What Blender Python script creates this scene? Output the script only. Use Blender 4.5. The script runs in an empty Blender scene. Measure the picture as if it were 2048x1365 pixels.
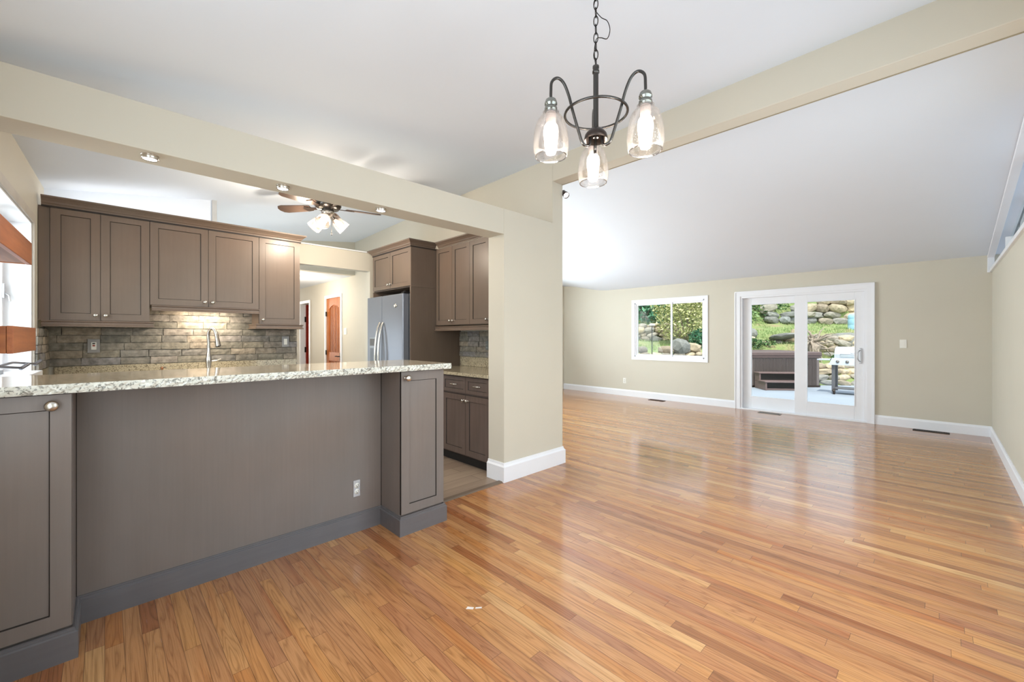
import bpy, bmesh, math, random
from mathutils import Vector, Matrix, noise
random.seed(7)
PI = math.pi
SC = bpy.context.scene
COL = SC.collection

# ------------------------------------------------------------------ camera
F_PX, HORIZON, CAM_H = 836.0, 674.0, 1.27
YAW = math.atan2(1882-1024, F_PX)
cam_data = bpy.data.cameras.new('camera')
cam_data.sensor_width = 36.0
cam_data.lens = F_PX/2048*36.0
cam_data.shift_y = -(682.5-HORIZON)/2048
cam_data.clip_start = 0.02
cam = bpy.data.objects.new('camera', cam_data); COL.objects.link(cam)
cam.location = (0, 0, CAM_H)
cam.rotation_euler = (PI/2, 0, -math.atan2(math.cos(YAW), math.sin(YAW)))
SC.camera = cam

# ------------------------------------------------------------------ world, sun, view
SC.view_settings.view_transform = 'Standard'
SC.view_settings.look = 'None'
SC.view_settings.gamma = 1.0
SC.view_settings.use_curve_mapping = False
SC.view_settings.exposure = 0.0
world = bpy.data.worlds.new('world'); SC.world = world
world.use_nodes = True
wn = world.node_tree
wn.nodes.clear()
wo = wn.nodes.new('ShaderNodeOutputWorld'); wb = wn.nodes.new('ShaderNodeBackground')
sky = wn.nodes.new('ShaderNodeTexSky')
sky.sky_type = 'NISHITA'; sky.sun_disc = False; sky.sun_elevation = math.radians(50)
sky.sun_rotation = math.radians(200); sky.air_density = 1.3; sky.dust_density = 2.5
mixw = wn.nodes.new('ShaderNodeMixRGB'); mixw.inputs[0].default_value = 0.55
mixw.inputs[2].default_value = (5.5, 5.8, 6.0, 1)
wn.links.new(sky.outputs[0], mixw.inputs[1]); wn.links.new(mixw.outputs[0], wb.inputs[0])
wb.inputs[1].default_value = 0.32
wn.links.new(wb.outputs[0], wo.inputs[0])

def light(name, kind, loc, energy, color=(1, 1, 1), size=None, size_y=None, direction=None, parent=None, spot=None):
    d = bpy.data.lights.new(name, kind); d.energy = energy; d.color = color
    if kind == 'AREA':
        d.shape = 'RECTANGLE'; d.size = size; d.size_y = size_y or size
    elif kind in ('POINT', 'SPOT') and size is not None:
        d.shadow_soft_size = size
    if spot: d.spot_size = spot; d.spot_blend = 0.6
    o = bpy.data.objects.new(name, d); COL.objects.link(o)
    o.location = loc
    if direction: o.rotation_euler = Vector(direction).to_track_quat('-Z', 'Y').to_euler()
    if parent: o.parent = parent
    return o

sun = light('sun', 'SUN', (5, -5, 12), 4.3, (1.0, 0.95, 0.86), direction=(0.50, 0.10, -0.95))
sun.data.angle = 0.03
# fill lights added out of view; only the kitchen window is a real source
CW = (0.82, 0.93, 1.0)
light('fill_behind_camera', 'AREA', (2.37, -0.40, 1.40), 42, CW, 3.3, 1.8, (0.5, 1, -0.25))
light('fill_beside_camera', 'AREA', (-0.47, 0.85, 1.4), 27, CW, 1.5, 1.6, (1, 0.2, 0.3))
light('fill_living_room_back', 'AREA', (4.75, 6.36, 1.35), 215, CW, 2.5, 1.6, (0.0, -1, 0.42))
light('daylight_kitchen_window', 'AREA', (-1.25, 3.75, 1.8), 62, (0.92, 0.97, 1.0), 1.6, 1.4, (1, 0, -0.1))
light('fill_vestibule', 'AREA', (.78, 6.2, 1.4), 45, CW, 1.5, 1.6, (1, 0, 0.4))  # added fill, no window in this wall
light('fill_hall', 'AREA', (2.3, 13.0, 1.6), 50, (1, 0.97, 0.92), 1.0, 1.6, (0, -1, 0))  # added fill at the unseen hall end

# ------------------------------------------------------------------ helpers
class MB:
    def __init__(s, M=None):
        s.v = []; s.f = []; s.m = []; s.sm = []; s.M = M
    def add(s, vs, fs, mat=0, smooth=False):
        n = len(s.v)
        for p in vs:
            p = Vector(p)
            s.v.append(s.M @ p if s.M else p)
        for f in fs:
            s.f.append([n+i for i in f]); s.m.append(mat); s.sm.append(smooth)
    def box(s, x0, x1, y0, y1, z0, z1, mat=0):
        if x0 > x1: x0, x1 = x1, x0
        if y0 > y1: y0, y1 = y1, y0
        if z0 > z1: z0, z1 = z1, z0
        vs = [(x0,y0,z0),(x1,y0,z0),(x1,y1,z0),(x0,y1,z0),(x0,y0,z1),(x1,y0,z1),(x1,y1,z1),(x0,y1,z1)]
        s.add(vs, [(3,2,1,0),(4,5,6,7),(0,1,5,4),(1,2,6,5),(2,3,7,6),(3,0,4,7)], mat)
        return s
    def prism(s, pts, z0, z1, mat=0):
        n = len(pts)
        vs = [(p[0],p[1],z0) for p in pts]+[(p[0],p[1],z1) for p in pts]
        s.add(vs, [list(range(n))[::-1], list(range(n,2*n))]+[(i,(i+1)%n,n+(i+1)%n,n+i) for i in range(n)], mat)
        return s
    def hexa(s, b, t, mat=0):       # four bottom points, four top points
        s.add(list(b)+list(t), [(3,2,1,0),(4,5,6,7),(0,1,5,4),(1,2,6,5),(2,3,7,6),(3,0,4,7)], mat)
        return s
    def tube(s, pts, r, seg=10, mat=0, closed=False, caps=True):
        pts = [Vector(p) for p in pts]; n = len(pts)
        rs = r if isinstance(r, (list, tuple)) else [r]*n
        vs = []; up = None
        for i, p in enumerate(pts):
            if closed: t = pts[(i+1) % n]-pts[i-1]
            else: t = pts[min(i+1, n-1)]-pts[max(i-1, 0)]
            t.normalize()
            if up is None:
                up = Vector((0,0,1)) if abs(t.z) < .9 else Vector((1,0,0))
            a = t.cross(up)
            if a.length < 1e-5: a = t.orthogonal()
            a.normalize(); b = a.cross(t).normalized(); up = b
            for k in range(seg):
                th = 2*PI*k/seg
                vs.append(p+a*math.cos(th)*rs[i]+b*math.sin(th)*rs[i])
        fs = []
        for i in range(n if closed else n-1):
            j = (i+1) % n
            for k in range(seg):
                k2 = (k+1) % seg
                fs.append((i*seg+k, i*seg+k2, j*seg+k2, j*seg+k))
        s.add(vs, fs, mat, True)
        if caps and not closed:
            s.add(vs[:seg], [list(range(seg))[::-1]], mat); s.add(vs[-seg:], [list(range(seg))], mat)
        return s
    def lathe(s, prof, seg=24, c=(0,0,0), mat=0, axis=None, smooth=True):   # prof: (radius, height)
        R = Vector((0,0,1)).rotation_difference(Vector(axis)).to_matrix() if axis else None
        vs = []
        for (r, z) in prof:
            for k in range(seg):
                th = 2*PI*k/seg
                p = Vector((r*math.cos(th), r*math.sin(th), z))
                if R: p = R @ p
                vs.append(p+Vector(c))
        fs = []
        for i in range(len(prof)-1):
            for k in range(seg):
                k2 = (k+1) % seg
                fs.append((i*seg+k, i*seg+k2, (i+1)*seg+k2, (i+1)*seg+k))
        s.add(vs, fs, mat, smooth)
        return s
    def sweep(s, path, prof, mat=0, closed=False):
        """path: (x,y) list; prof: (n,z) list, n measured to the LEFT of the travel direction."""
        pts = [Vector((p[0], p[1])) for p in path]; n = len(pts); k = len(prof); vs = []
        for i in range(n):
            if i == 0: d0 = d1 = (pts[1]-pts[0]).normalized()
            elif i == n-1: d0 = d1 = (pts[-1]-pts[-2]).normalized()
            else: d0 = (pts[i]-pts[i-1]).normalized(); d1 = (pts[i+1]-pts[i]).normalized()
            n0 = Vector((-d0.y, d0.x)); n1 = Vector((-d1.y, d1.x))
            m = (n0+n1); m = m/m.length_squared*2 if m.length > 1e-6 else n0
            for (a, z) in prof:
                q = pts[i]+m*a
                vs.append((q.x, q.y, z))
        fs = []
        for i in range(n-1):
            for j in range(k):
                j2 = (j+1) % k
                fs.append((i*k+j, i*k+j2, (i+1)*k+j2, (i+1)*k+j))
        fs.append(list(range(k))); fs.append([(n-1)*k+j for j in range(k)][::-1])
        s.add(vs, fs, mat)
        return s
    def build(s, name, mats, parent=None, bevel=0, solid=0, loc=None, sub=0):
        me = bpy.data.meshes.new(name)
        me.from_pydata([tuple(v) for v in s.v], [], s.f)
        if not isinstance(mats, (list, tuple)): mats = [mats]
        for m in mats: me.materials.append(m)
        for p, m, sm in zip(me.polygons, s.m, s.sm):
            p.material_index = m; p.use_smooth = sm
        bm = bmesh.new(); bm.from_mesh(me)
        bmesh.ops.recalc_face_normals(bm, faces=bm.faces)
        bm.to_mesh(me); bm.free()
        me.update()
        return place(name, me, parent, bevel, solid, loc, sub)

def place(name, me, parent=None, bevel=0, solid=0, loc=None, sub=0):
    o = bpy.data.objects.new(name, me); COL.objects.link(o)
    if parent: o.parent = parent
    if loc: o.location = loc
    if solid:
        md = o.modifiers.new('solid', 'SOLIDIFY'); md.thickness = solid; md.offset = 0
    if sub:
        md = o.modifiers.new('sub', 'SUBSURF'); md.levels = sub; md.render_levels = sub
    if bevel:
        md = o.modifiers.new('bevel', 'BEVEL'); md.width = bevel; md.segments = 2; md.limit_method = 'ANGLE'
        md.angle_limit = math.radians(40)
    return o

def tag(o, label=None, cat=None, group=None, kind=None):
    if label: o['label'] = label
    if cat: o['category'] = cat
    if group: o['group'] = group
    if kind: o['kind'] = kind
    return o

def empty(name, loc, rz=0, label=None, cat=None, group=None):
    o = bpy.data.objects.new(name, None); COL.objects.link(o)
    o.location = loc; o.rotation_euler = (0, 0, rz); o.empty_display_size = .05
    return tag(o, label, cat, group)

def struct(name, mb, mat, bevel=0):
    o = mb.build(name, mat, None, bevel); o['kind'] = 'structure'; return o

# ------------------------------------------------------------------ materials
def new_mat(name):
    m = bpy.data.materials.new(name); m.use_nodes = True
    nt = m.node_tree; b = nt.nodes['Principled BSDF']
    return m, nt, b

def N(nt, kind, **k):
    n = nt.nodes.new(kind)
    for a, v in k.items():
        if a.startswith('i_'): n.inputs[int(a[2:])].default_value = v
        else: setattr(n, a, v)
    return n

def L(nt, a, b): nt.links.new(a, b)

def rgb(r, g, b):
    f = lambda c: (c/255/12.92) if c/255 <= .04045 else ((c/255+.055)/1.055)**2.4
    return (f(r), f(g), f(b), 1)

def ramp(nt, fac, stops, interp='LINEAR'):
    r = N(nt, 'ShaderNodeValToRGB'); cr = r.color_ramp; cr.interpolation = interp
    while len(cr.elements) < len(stops): cr.elements.new(.5)
    for e, (p, c) in zip(cr.elements, stops): e.position = p; e.color = c
    L(nt, fac, r.inputs[0]); return r.outputs[0]

def mathn(nt, op, a, b=None, c=None):
    n = N(nt, 'ShaderNodeMath', operation=op)
    for i, x in enumerate((a, b, c)):
        if x is None: continue
        if isinstance(x, (int, float)): n.inputs[i].default_value = x
        else: L(nt, x, n.inputs[i])
    return n.outputs[0]

def mix(nt, fac, a, b, blend='MIX'):
    n = N(nt, 'ShaderNodeMixRGB', blend_type=blend)
    for i, x in enumerate((fac, a, b)):
        if isinstance(x, (int, float)): n.inputs[i].default_value = x
        elif isinstance(x, tuple): n.inputs[i].default_value = x
        else: L(nt, x, n.inputs[i])
    return n.outputs[0]

def objco(nt, scale=(1,1,1), rot=(0,0,0), gen='Object'):
    tc = N(nt, 'ShaderNodeTexCoord'); mp = N(nt, 'ShaderNodeMapping')
    mp.inputs['Scale'].default_value = scale; mp.inputs['Rotation'].default_value = rot
    L(nt, tc.outputs[gen], mp.inputs[0]); return mp.outputs[0]

def noise_tex(nt, vec, scale, detail=4, rough=.55, dist=0):
    n = N(nt, 'ShaderNodeTexNoise'); n.inputs['Scale'].default_value = scale
    n.inputs['Detail'].default_value = detail; n.inputs['Roughness'].default_value = rough
    n.inputs['Distortion'].default_value = dist
    L(nt, vec, n.inputs['Vector']); return n.outputs[0]

def bump(nt, b, h, strength=.3, dist=.01):
    n = N(nt, 'ShaderNodeBump'); n.inputs['Strength'].default_value = strength
    n.inputs['Distance'].default_value = dist; L(nt, h, n.inputs['Height']); L(nt, n.outputs[0], b.inputs['Normal'])

def plain(name, col, rough=.5, metal=0, var=.06, scale=6, spec=.5, bmp=0):
    m, nt, b = new_mat(name)
    co = objco(nt); n = noise_tex(nt, co, scale)
    lo = tuple(c*(1-var) for c in col[:3])+(1,); hi = tuple(min(1, c*(1+var)) for c in col[:3])+(1,)
    L(nt, ramp(nt, n, [(.3, lo), (.7, hi)]), b.inputs['Base Color'])
    b.inputs['Roughness'].default_value = rough; b.inputs['Metallic'].default_value = metal
    b.inputs['Specular IOR Level'].default_value = spec
    if bmp: bump(nt, b, noise_tex(nt, co, scale*30, 2), bmp, .002)
    return m

def emit(name, col, strength):
    m, nt, b = new_mat(name)
    b.inputs['Base Color'].default_value = col
    b.inputs['Emission Color'].default_value = col; b.inputs['Emission Strength'].default_value = strength
    return m

WALL = plain('wall_paint', rgb(208,202,187), .62, var=.015, scale=1.5, spec=.3, bmp=.04)
CEIL = plain('ceiling_paint', rgb(226,233,242), .8, var=.01, scale=1, spec=.2, bmp=.03)
WHITE = plain('white_trim', rgb(238,239,243), .35, var=.01)
WHITEP = plain('white_plastic', rgb(236,234,226), .35, var=.01)
DARK = plain('dark_glaze', rgb(34,27,23), .6)
BLACK = plain('black_metal', rgb(22,20,19), .45, .4)
STEEL = plain('stainless_steel', rgb(132,137,148), .30, .45, var=.03, scale=2)
NICKEL = plain('brushed_nickel', rgb(205,200,192), .25, 1, var=.04)
BRONZE = plain('dark_bronze', rgb(70,62,58), .32, .8)
PEWTER = plain('pewter_metal', rgb(84,82,80), .26, .9)
ALUM = plain('grey_aluminium', rgb(190,192,196), .4, .5)
HANDLE_GREY = plain('grey_handle', rgb(112,112,118), .35, .5)

def make_oak():
    m, nt, b = new_mat('oak_strip_floor')
    tc = N(nt, 'ShaderNodeTexCoord'); sp = N(nt, 'ShaderNodeSeparateXYZ'); L(nt, tc.outputs['Object'], sp.inputs[0])
    W = .0572
    xr = mathn(nt, 'DIVIDE', sp.outputs[0], W); row = mathn(nt, 'FLOOR', xr); fx = mathn(nt, 'FRACT', xr)
    w1 = N(nt, 'ShaderNodeTexWhiteNoise', noise_dimensions='1D'); L(nt, row, w1.inputs['W'])
    ln = mathn(nt, 'MULTIPLY_ADD', w1.outputs['Value'], .5, .75)
    yy = mathn(nt, 'ADD', mathn(nt, 'DIVIDE', sp.outputs[1], ln), mathn(nt, 'MULTIPLY', w1.outputs['Value'], 37.3))
    seg = mathn(nt, 'FLOOR', yy); fy = mathn(nt, 'FRACT', yy)
    cb = N(nt, 'ShaderNodeCombineXYZ'); L(nt, row, cb.inputs[0]); L(nt, seg, cb.inputs[1])
    w2 = N(nt, 'ShaderNodeTexWhiteNoise', noise_dimensions='3D'); L(nt, cb.outputs[0], w2.inputs['Vector'])
    idv = w2.outputs['Value']
    base = ramp(nt, idv, [(0, rgb(168,116,78)), (.07, rgb(180,126,84)), (.2, rgb(206,150,100)), (.35, rgb(186,130,94)), (.5, rgb(212,158,106)),
                          (.62, rgb(180,126,94)), (.75, rgb(214,160,104)), (.86, rgb(198,134,78)), (.93, rgb(224,180,130)), (.97, rgb(178,116,72)), (1, rgb(164,106,68))])
    # grain: cathedral rings whose frequency differs from board to board
    gc = N(nt, 'ShaderNodeCombineXYZ')
    L(nt, mathn(nt, 'MULTIPLY', sp.outputs[0], 14.0), gc.inputs[0]); L(nt, mathn(nt, 'MULTIPLY', sp.outputs[1], .95), gc.inputs[1])
    L(nt, mathn(nt, 'MULTIPLY', idv, 91.0), gc.inputs[2])
    n1 = noise_tex(nt, gc.outputs[0], 1.0, 2, .42, .2)
    rings = mathn(nt, 'FRACT', mathn(nt, 'MULTIPLY', n1, mathn(nt, 'MULTIPLY_ADD', w1.outputs['Value'], 9.0, 9.0)))
    g1 = ramp(nt, rings, [(0, (.50,.44,.38,1)), (.14, (.80,.77,.73,1)), (.4, (1,1,1,1)), (.82, (1.0,1.0,1.0,1)), (1, (.62,.56,.5,1))])
    gc2 = N(nt, 'ShaderNodeCombineXYZ')
    L(nt, mathn(nt, 'MULTIPLY', sp.outputs[0], 240.0), gc2.inputs[0]); L(nt, mathn(nt, 'MULTIPLY', sp.outputs[1], 5.0), gc2.inputs[1])
    L(nt, mathn(nt, 'MULTIPLY', idv, 17.0), gc2.inputs[2])
    n2 = noise_tex(nt, gc2.outputs[0], 1.0, 5, .65)
    g2 = ramp(nt, n2, [(.32, (.66,.61,.56,1)), (.52, (1,1,1,1))])
    c = mix(nt, .66, base, g1, 'MULTIPLY'); c = mix(nt, .80, c, g2, 'MULTIPLY')
    # reddish and purplish streaks along the boards
    n3 = noise_tex(nt, gc.outputs[0], .55, 3, .5)
    c = mix(nt, ramp(nt, n3, [(.56, (0,0,0,1)), (.70, (.85,.85,.85,1))]), c, mix(nt, 1.0, c, (.88,.66,.47,1), 'MULTIPLY'))
    c = mix(nt, ramp(nt, n3, [(.30, (.6,.6,.6,1)), (.42, (0,0,0,1))]), c, mix(nt, 1.0, c, (.84,.74,.72,1), 'MULTIPLY'))
    # gaps
    ex = mathn(nt, 'MINIMUM', fx, mathn(nt, 'SUBTRACT', 1.0, fx))
    ey = mathn(nt, 'MULTIPLY', mathn(nt, 'MINIMUM', fy, mathn(nt, 'SUBTRACT', 1.0, fy)), mathn(nt, 'DIVIDE', ln, W))
    e = mathn(nt, 'MINIMUM', ex, ey)
    gap = ramp(nt, e, [(.0, (0,0,0,1)), (.022, (1,1,1,1))])
    c = mix(nt, mathn(nt, 'MULTIPLY', mathn(nt, 'SUBTRACT', 1.0, gap), .9), c, rgb(60,32,16))
    c = mix(nt, 1.0, c, (.87,.82,.71,1), 'MULTIPLY')
    L(nt, c, b.inputs['Base Color'])
    b.inputs['Roughness'].default_value = .30
    L(nt, ramp(nt, n2, [(.3, (.28,)*3+(1,)), (.7, (.19,)*3+(1,))]), b.inputs['Roughness'])
    b.inputs['Coat Weight'].default_value = .5; b.inputs['Coat Roughness'].default_value = .10
    wv = noise_tex(nt, tc.outputs['Object'], 9, 2)
    hh = mathn(nt, 'ADD', mathn(nt, 'MULTIPLY', gap, 1.0), mathn(nt, 'MULTIPLY', mathn(nt, 'ADD', wv, mathn(nt, 'MULTIPLY', idv, .6)), .8))
    bump(nt, b, hh, .22, .0012)
    return m
OAK = make_oak()

def make_vinyl():
    m, nt, b = new_mat('grey_plank_floor')
    co = objco(nt, rot=(0,0,0))
    br = N(nt, 'ShaderNodeTexBrick'); L(nt, co, br.inputs[0])
    br.inputs['Color1'].default_value = rgb(142,122,106); br.inputs['Color2'].default_value = rgb(168,148,128)
    br.inputs['Mortar'].default_value = rgb(88,74,64); br.inputs['Scale'].default_value = 1
    br.inputs['Brick Width'].default_value = 1.2; br.inputs['Row Height'].default_value = .15
    br.inputs['Mortar Size'].default_value = .002
    n = noise_tex(nt, objco(nt, (2.5, 45, 1)), 1, 5, .6)
    L(nt, mix(nt, .6, br.outputs[0], ramp(nt, n, [(.3, (.6,.58,.56,1)), (.7, (1,1,1,1))]), 'MULTIPLY'), b.inputs['Base Color'])
    b.inputs['Roughness'].default_value = .4
    return m
VINYL = make_vinyl()

def wood(name, c1, c2, axis='z', rough=.4, fine=1.0, blotch=.5, coat=0):
    m, nt, b = new_mat(name)
    s = {'z': (48*fine, 48*fine, 2.2), 'y': (40*fine, 2.0, 40*fine), 'x': (2.0, 40*fine, 40*fine)}[axis]
    n = noise_tex(nt, objco(nt, s), 1, 5, .62)
    n2 = noise_tex(nt, objco(nt, (1.6, 1.6, .8)), 1.9, 3)
    c = ramp(nt, n, [(.25, c1), (.75, c2)])
    k = 1-.28*blotch
    c = mix(nt, 1.0, c, ramp(nt, n2, [(.3, (k, k*.99, k*.97, 1)), (.7, (1,1,1,1))]), 'MULTIPLY')
    n4 = noise_tex(nt, objco(nt, (1, 1, .7)), 1.3, 2)
    c = mix(nt, mathn(nt, 'MULTIPLY', ramp(nt, n4, [(.40, (0,0,0,1)), (.62, (1,1,1,1))]), .8), c, mix(nt, 1.0, c, (1.04,.93,.86,1), 'MULTIPLY'))  # warm hue patches: uneven stain, partly reflections painted into the colour
    L(nt, c, b.inputs['Base Color']); b.inputs['Roughness'].default_value = rough
    b.inputs['Coat Weight'].default_value = coat; b.inputs['Coat Roughness'].default_value = .25
    bump(nt, b, n, .05, .001)
    return m
CAB = wood('brown_grey_cabinet_stain', rgb(112,97,85), rgb(117,102,90), rough=.34, fine=1.6)
PEN = wood('grey_peninsula_stain', rgb(120,113,109), rgb(125,118,114), rough=.34, fine=1.6)
PENB = wood('grey_base_stain', rgb(100,100,104), rgb(108,108,112), 'x', rough=.34, fine=.8)
CEDAR = wood('orange_cedar', rgb(150,84,48), rgb(196,120,72), 'y', .42, .8)
DOORW = wood('orange_varnished_alder', rgb(150,78,30), rgb(204,122,58), 'z', .35, .5)
DOORR = wood('red_brown_door', rgb(120,26,14), rgb(160,44,22), 'z', .4, .5)
BLADE = wood('dark_fan_blade', rgb(62,50,44), rgb(88,72,62), 'x', .35, .6)

def make_granite(name, light, mid, dark, scale=1.0, polish=.07):
    m, nt, b = new_mat(name)
    co = objco(nt)
    n1 = noise_tex(nt, co, 26*scale, 6, .62, 1.2)
    n2 = noise_tex(nt, co, 70*scale, 4, .6, .6)
    vo = N(nt, 'ShaderNodeTexVoronoi'); vo.inputs['Scale'].default_value = 70*scale; L(nt, co, vo.inputs['Vector'])
    c = ramp(nt, n1, [(.3, mid), (.47, light), (.62, light), (.78, mid)])
    d1 = ramp(nt, n1, [(.36, (1,1,1,1)), (.42, (0,0,0,1))])
    d2 = ramp(nt, n2, [(.53, (0,0,0,1)), (.60, (1,1,1,1))])
    c = mix(nt, mathn(nt, 'MULTIPLY', d1, .7), c, dark)
    c = mix(nt, mathn(nt, 'MULTIPLY', d2, .85), c, dark)
    c = mix(nt, .25, c, ramp(nt, vo.outputs['Distance'], [(0, mid), (.6, light)]))
    L(nt, c, b.inputs['Base Color']); b.inputs['Roughness'].default_value = polish
    return m
GRAN = make_granite('speckled_granite', rgb(222,222,212), rgb(168,162,148), rgb(44,42,40), 1.3)
GRAND = make_granite('counter_granite', rgb(188,176,150), rgb(122,104,80), rgb(30,26,24), 1.6, .12)
BARTOP = make_granite('bar_granite', rgb(216,202,176), rgb(188,162,128), rgb(120,104,88), .55, .06)

def island(name, stops, rough=.85, nscale=30, bmp=.4, nvar=.25, interp='LINEAR'):
    m, nt, b = new_mat(name)
    g = N(nt, 'ShaderNodeNewGeometry')
    c = ramp(nt, g.outputs['Random Per Island'], stops, interp)
    co = objco(nt); n = noise_tex(nt, co, nscale, 5, .6)
    lo = 1-nvar
    c = mix(nt, 1.0, c, ramp(nt, n, [(.3, (lo,lo,lo,1)), (.7, (1.08,1.08,1.08,1))]), 'MULTIPLY')
    L(nt, c, b.inputs['Base Color']); b.inputs['Roughness'].default_value = rough
    if bmp: bump(nt, b, n, bmp, .006)
    return m
BRICK = island('grey_brick', [(0, rgb(122,119,110)), (.25, rgb(158,150,134)), (.5, rgb(138,134,128)), (.75, rgb(172,158,138)), (1, rgb(142,141,144))], .8, 24, .9, .5)
MORTAR = plain('brick_mortar', rgb(126,118,106), .9, var=.2, scale=40, bmp=.3)
STONE = island('field_stone', [(0, rgb(150,138,120)), (.3, rgb(190,176,150)), (.55, rgb(140,142,140)), (.8, rgb(206,188,156)), (1, rgb(120,118,112))], .9, 9, .6, .35)
STONEG = island('grey_boulder_stone', [(0, rgb(138,146,148)), (.5, rgb(165,160,146)), (1, rgb(118,124,124))], .9, 7, .6, .35)
LEAFG = island('green_leaf', [(0, rgb(30,66,34)), (.4, rgb(62,106,58)), (.75, rgb(116,152,90)), (1, rgb(190,212,160))], .5, 8, 0, .2)
LEAFY = island('yellow_green_leaf', [(0, rgb(84,100,52)), (.4, rgb(150,158,92)), (.75, rgb(205,205,140)), (1, rgb(228,224,178))], .5, 8, 0, .2)
LEAFD = island('dark_green_leaf', [(0, rgb(20,74,52)), (.5, rgb(44,118,80)), (1, rgb(120,176,140))], .45, 8, 0, .2)
BLADEG = island('grass_blade', [(0, rgb(96,128,72)), (.5, rgb(142,166,104)), (1, rgb(196,204,150))], .7, 8, 0, .2)
BARK = plain('weathered_wood', rgb(150,138,124), .85, var=.3, scale=20, bmp=.3)
CONC = plain('patio_concrete', rgb(146,156,168), .8, var=.05, scale=2, bmp=.1)

def make_ground():
    m, nt, b = new_mat('garden_ground')
    co = objco(nt); n = noise_tex(nt, co, 1.3, 6, .6); n2 = noise_tex(nt, co, 14, 4, .6)
    c = ramp(nt, n, [(.33, rgb(160,144,112)), (.45, rgb(140,152,98)), (.6, rgb(124,148,88)), (.72, rgb(170,154,122))])
    c = mix(nt, .5, c, ramp(nt, n2, [(.3, (.5,.5,.45,1)), (.7, (1,1,1,1))]), 'MULTIPLY')
    L(nt, c, b.inputs['Base Color']); b.inputs['Roughness'].default_value = .95
    bump(nt, b, n2, .6, .05)
    return m
GROUND = make_ground()

def glass(name, gloss=.9, tint=(1,1,1,1), seeds=False, base=.04):
    m = bpy.data.materials.new(name); m.use_nodes = True; nt = m.node_tree; nt.nodes.clear()
    out = N(nt, 'ShaderNodeOutputMaterial'); t = N(nt, 'ShaderNodeBsdfTransparent'); g = N(nt, 'ShaderNodeBsdfGlossy')
    t.inputs[0].default_value = tint; g.inputs['Roughness'].default_value = .03
    lw = N(nt, 'ShaderNodeLayerWeight'); lw.inputs[0].default_value = .25
    fac = mathn(nt, 'MULTIPLY_ADD', lw.outputs['Fresnel'], gloss, base)
    if seeds:
        co = objco(nt)
        vo = N(nt, 'ShaderNodeTexVoronoi'); vo.inputs['Scale'].default_value = 115; vo.inputs['Randomness'].default_value = 1
        L(nt, co, vo.inputs['Vector'])
        spot = ramp(nt, vo.outputs['Distance'], [(.10, (1,1,1,1)), (.26, (0,0,0,1))])
        w = noise_tex(nt, co, 40, 2)
        spot = mathn(nt, 'MULTIPLY', spot, ramp(nt, w, [(.45, (0,0,0,1)), (.55, (1,1,1,1))]))
        fac = mathn(nt, 'MINIMUM', mathn(nt, 'ADD', fac, mathn(nt, 'MULTIPLY', spot, .6)), 1.0)
        d = N(nt, 'ShaderNodeBsdfTranslucent'); d.inputs[0].default_value = (1, .96, .92, 1)
        ms = N(nt, 'ShaderNodeMixShader'); ms.inputs[0].default_value = .10
        L(nt, g.outputs[0], ms.inputs[1]); L(nt, d.outputs[0], ms.inputs[2]); src = ms.outputs[0]
        g.inputs['Roughness'].default_value = .12
    else: src = g.outputs[0]
    mx = N(nt, 'ShaderNodeMixShader'); L(nt, fac, mx.inputs[0]); L(nt, t.outputs[0], mx.inputs[1]); L(nt, src, mx.inputs[2])
    L(nt, mx.outputs[0], out.inputs[0])
    return m
GLASS = glass('window_glass', .10, (.98,1,.995,1), False, .004)
SEED = glass('seeded_glass', .38, (.97,.955,.945,1), True, .03)
BULB = emit('warm_bulb', (1, .93, .86, 1), 2.2)
PUCKE = emit('puck_lens', (1, .97, .92, 1), 7)
SPOTE = emit('spot_lens', (1, .95, .9, 1), 8)

# ------------------------------------------------------------------ the room
XR, XB = 3.152, 3.308        # ridge wall, both faces
YH, YHB = 2.665, 2.87        # header over the peninsula
YK = 5.18                    # kitchen back wall
YG = 7.19                    # gable over the hall
XF = 8.03                    # far wall
YW = -0.45                   # wall behind / right
YL = 6.42                    # living room back wall
LWK = .0325                  # the kitchen's left wall is slightly out of square
LWA = math.atan(LWK)
def lwx(y): return -.36+LWK*(y-5.2)

def ridge(y):
    P = [(-1, 3.06), (4.1, 3.02), (5.33, 2.985), (7.19, 2.93), (13, 2.93)]
    for (a, za), (b, zb) in zip(P, P[1:]):
        if y <= b: return za+(zb-za)*(y-a)/(b-a)
    return P[-1][1]
def zk(x, y):            # kitchen and dining ceiling
    return 2.50+(ridge(y)-2.50)*(x+.36)/(XR+.36)
def zl(x, y):            # living room ceiling
    t = (XF-x)/(XF-XB)
    e = max(0, min(1, (y-5.15)/1.3)); e = e*e*(3-2*e)*.19
    return 2.305+(3.06-2.305)*t+e*(1-t)

def ceil_mesh(fn, x0, x1, y0, y1, nx, ny):
    mb = MB()
    vs = []; 
    for k in (0, .12):
        for j in range(ny+1):
            for i in range(nx+1):
                x = x0+(x1-x0)*i/nx; y = y0+(y1-y0)*j/ny
                vs.append((x, y, fn(x, y)+k))
    n = (nx+1)*(ny+1); fs = []
    for j in range(ny):
        for i in range(nx):
            a = j*(nx+1)+i
            fs.append((a, a+nx+1, a+nx+2, a+1)); fs.append((n+a, n+a+1, n+a+nx+2, n+a+nx+1))
    mb.add(vs, fs, 0, True)
    return mb
struct('ceiling', ceil_mesh(zk, -.62, XR+.06, YW-.1, YG+.1, 6, 36), CEIL)
struct('ceiling', ceil_mesh(zl, XB-.08, XF+.1, YW-.12, YL+.1, 12, 48), CEIL)
struct('ceiling', MB().box(1.55, XR+.05, YG+.12, 13.5, 2.35, 2.45), CEIL)

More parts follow.
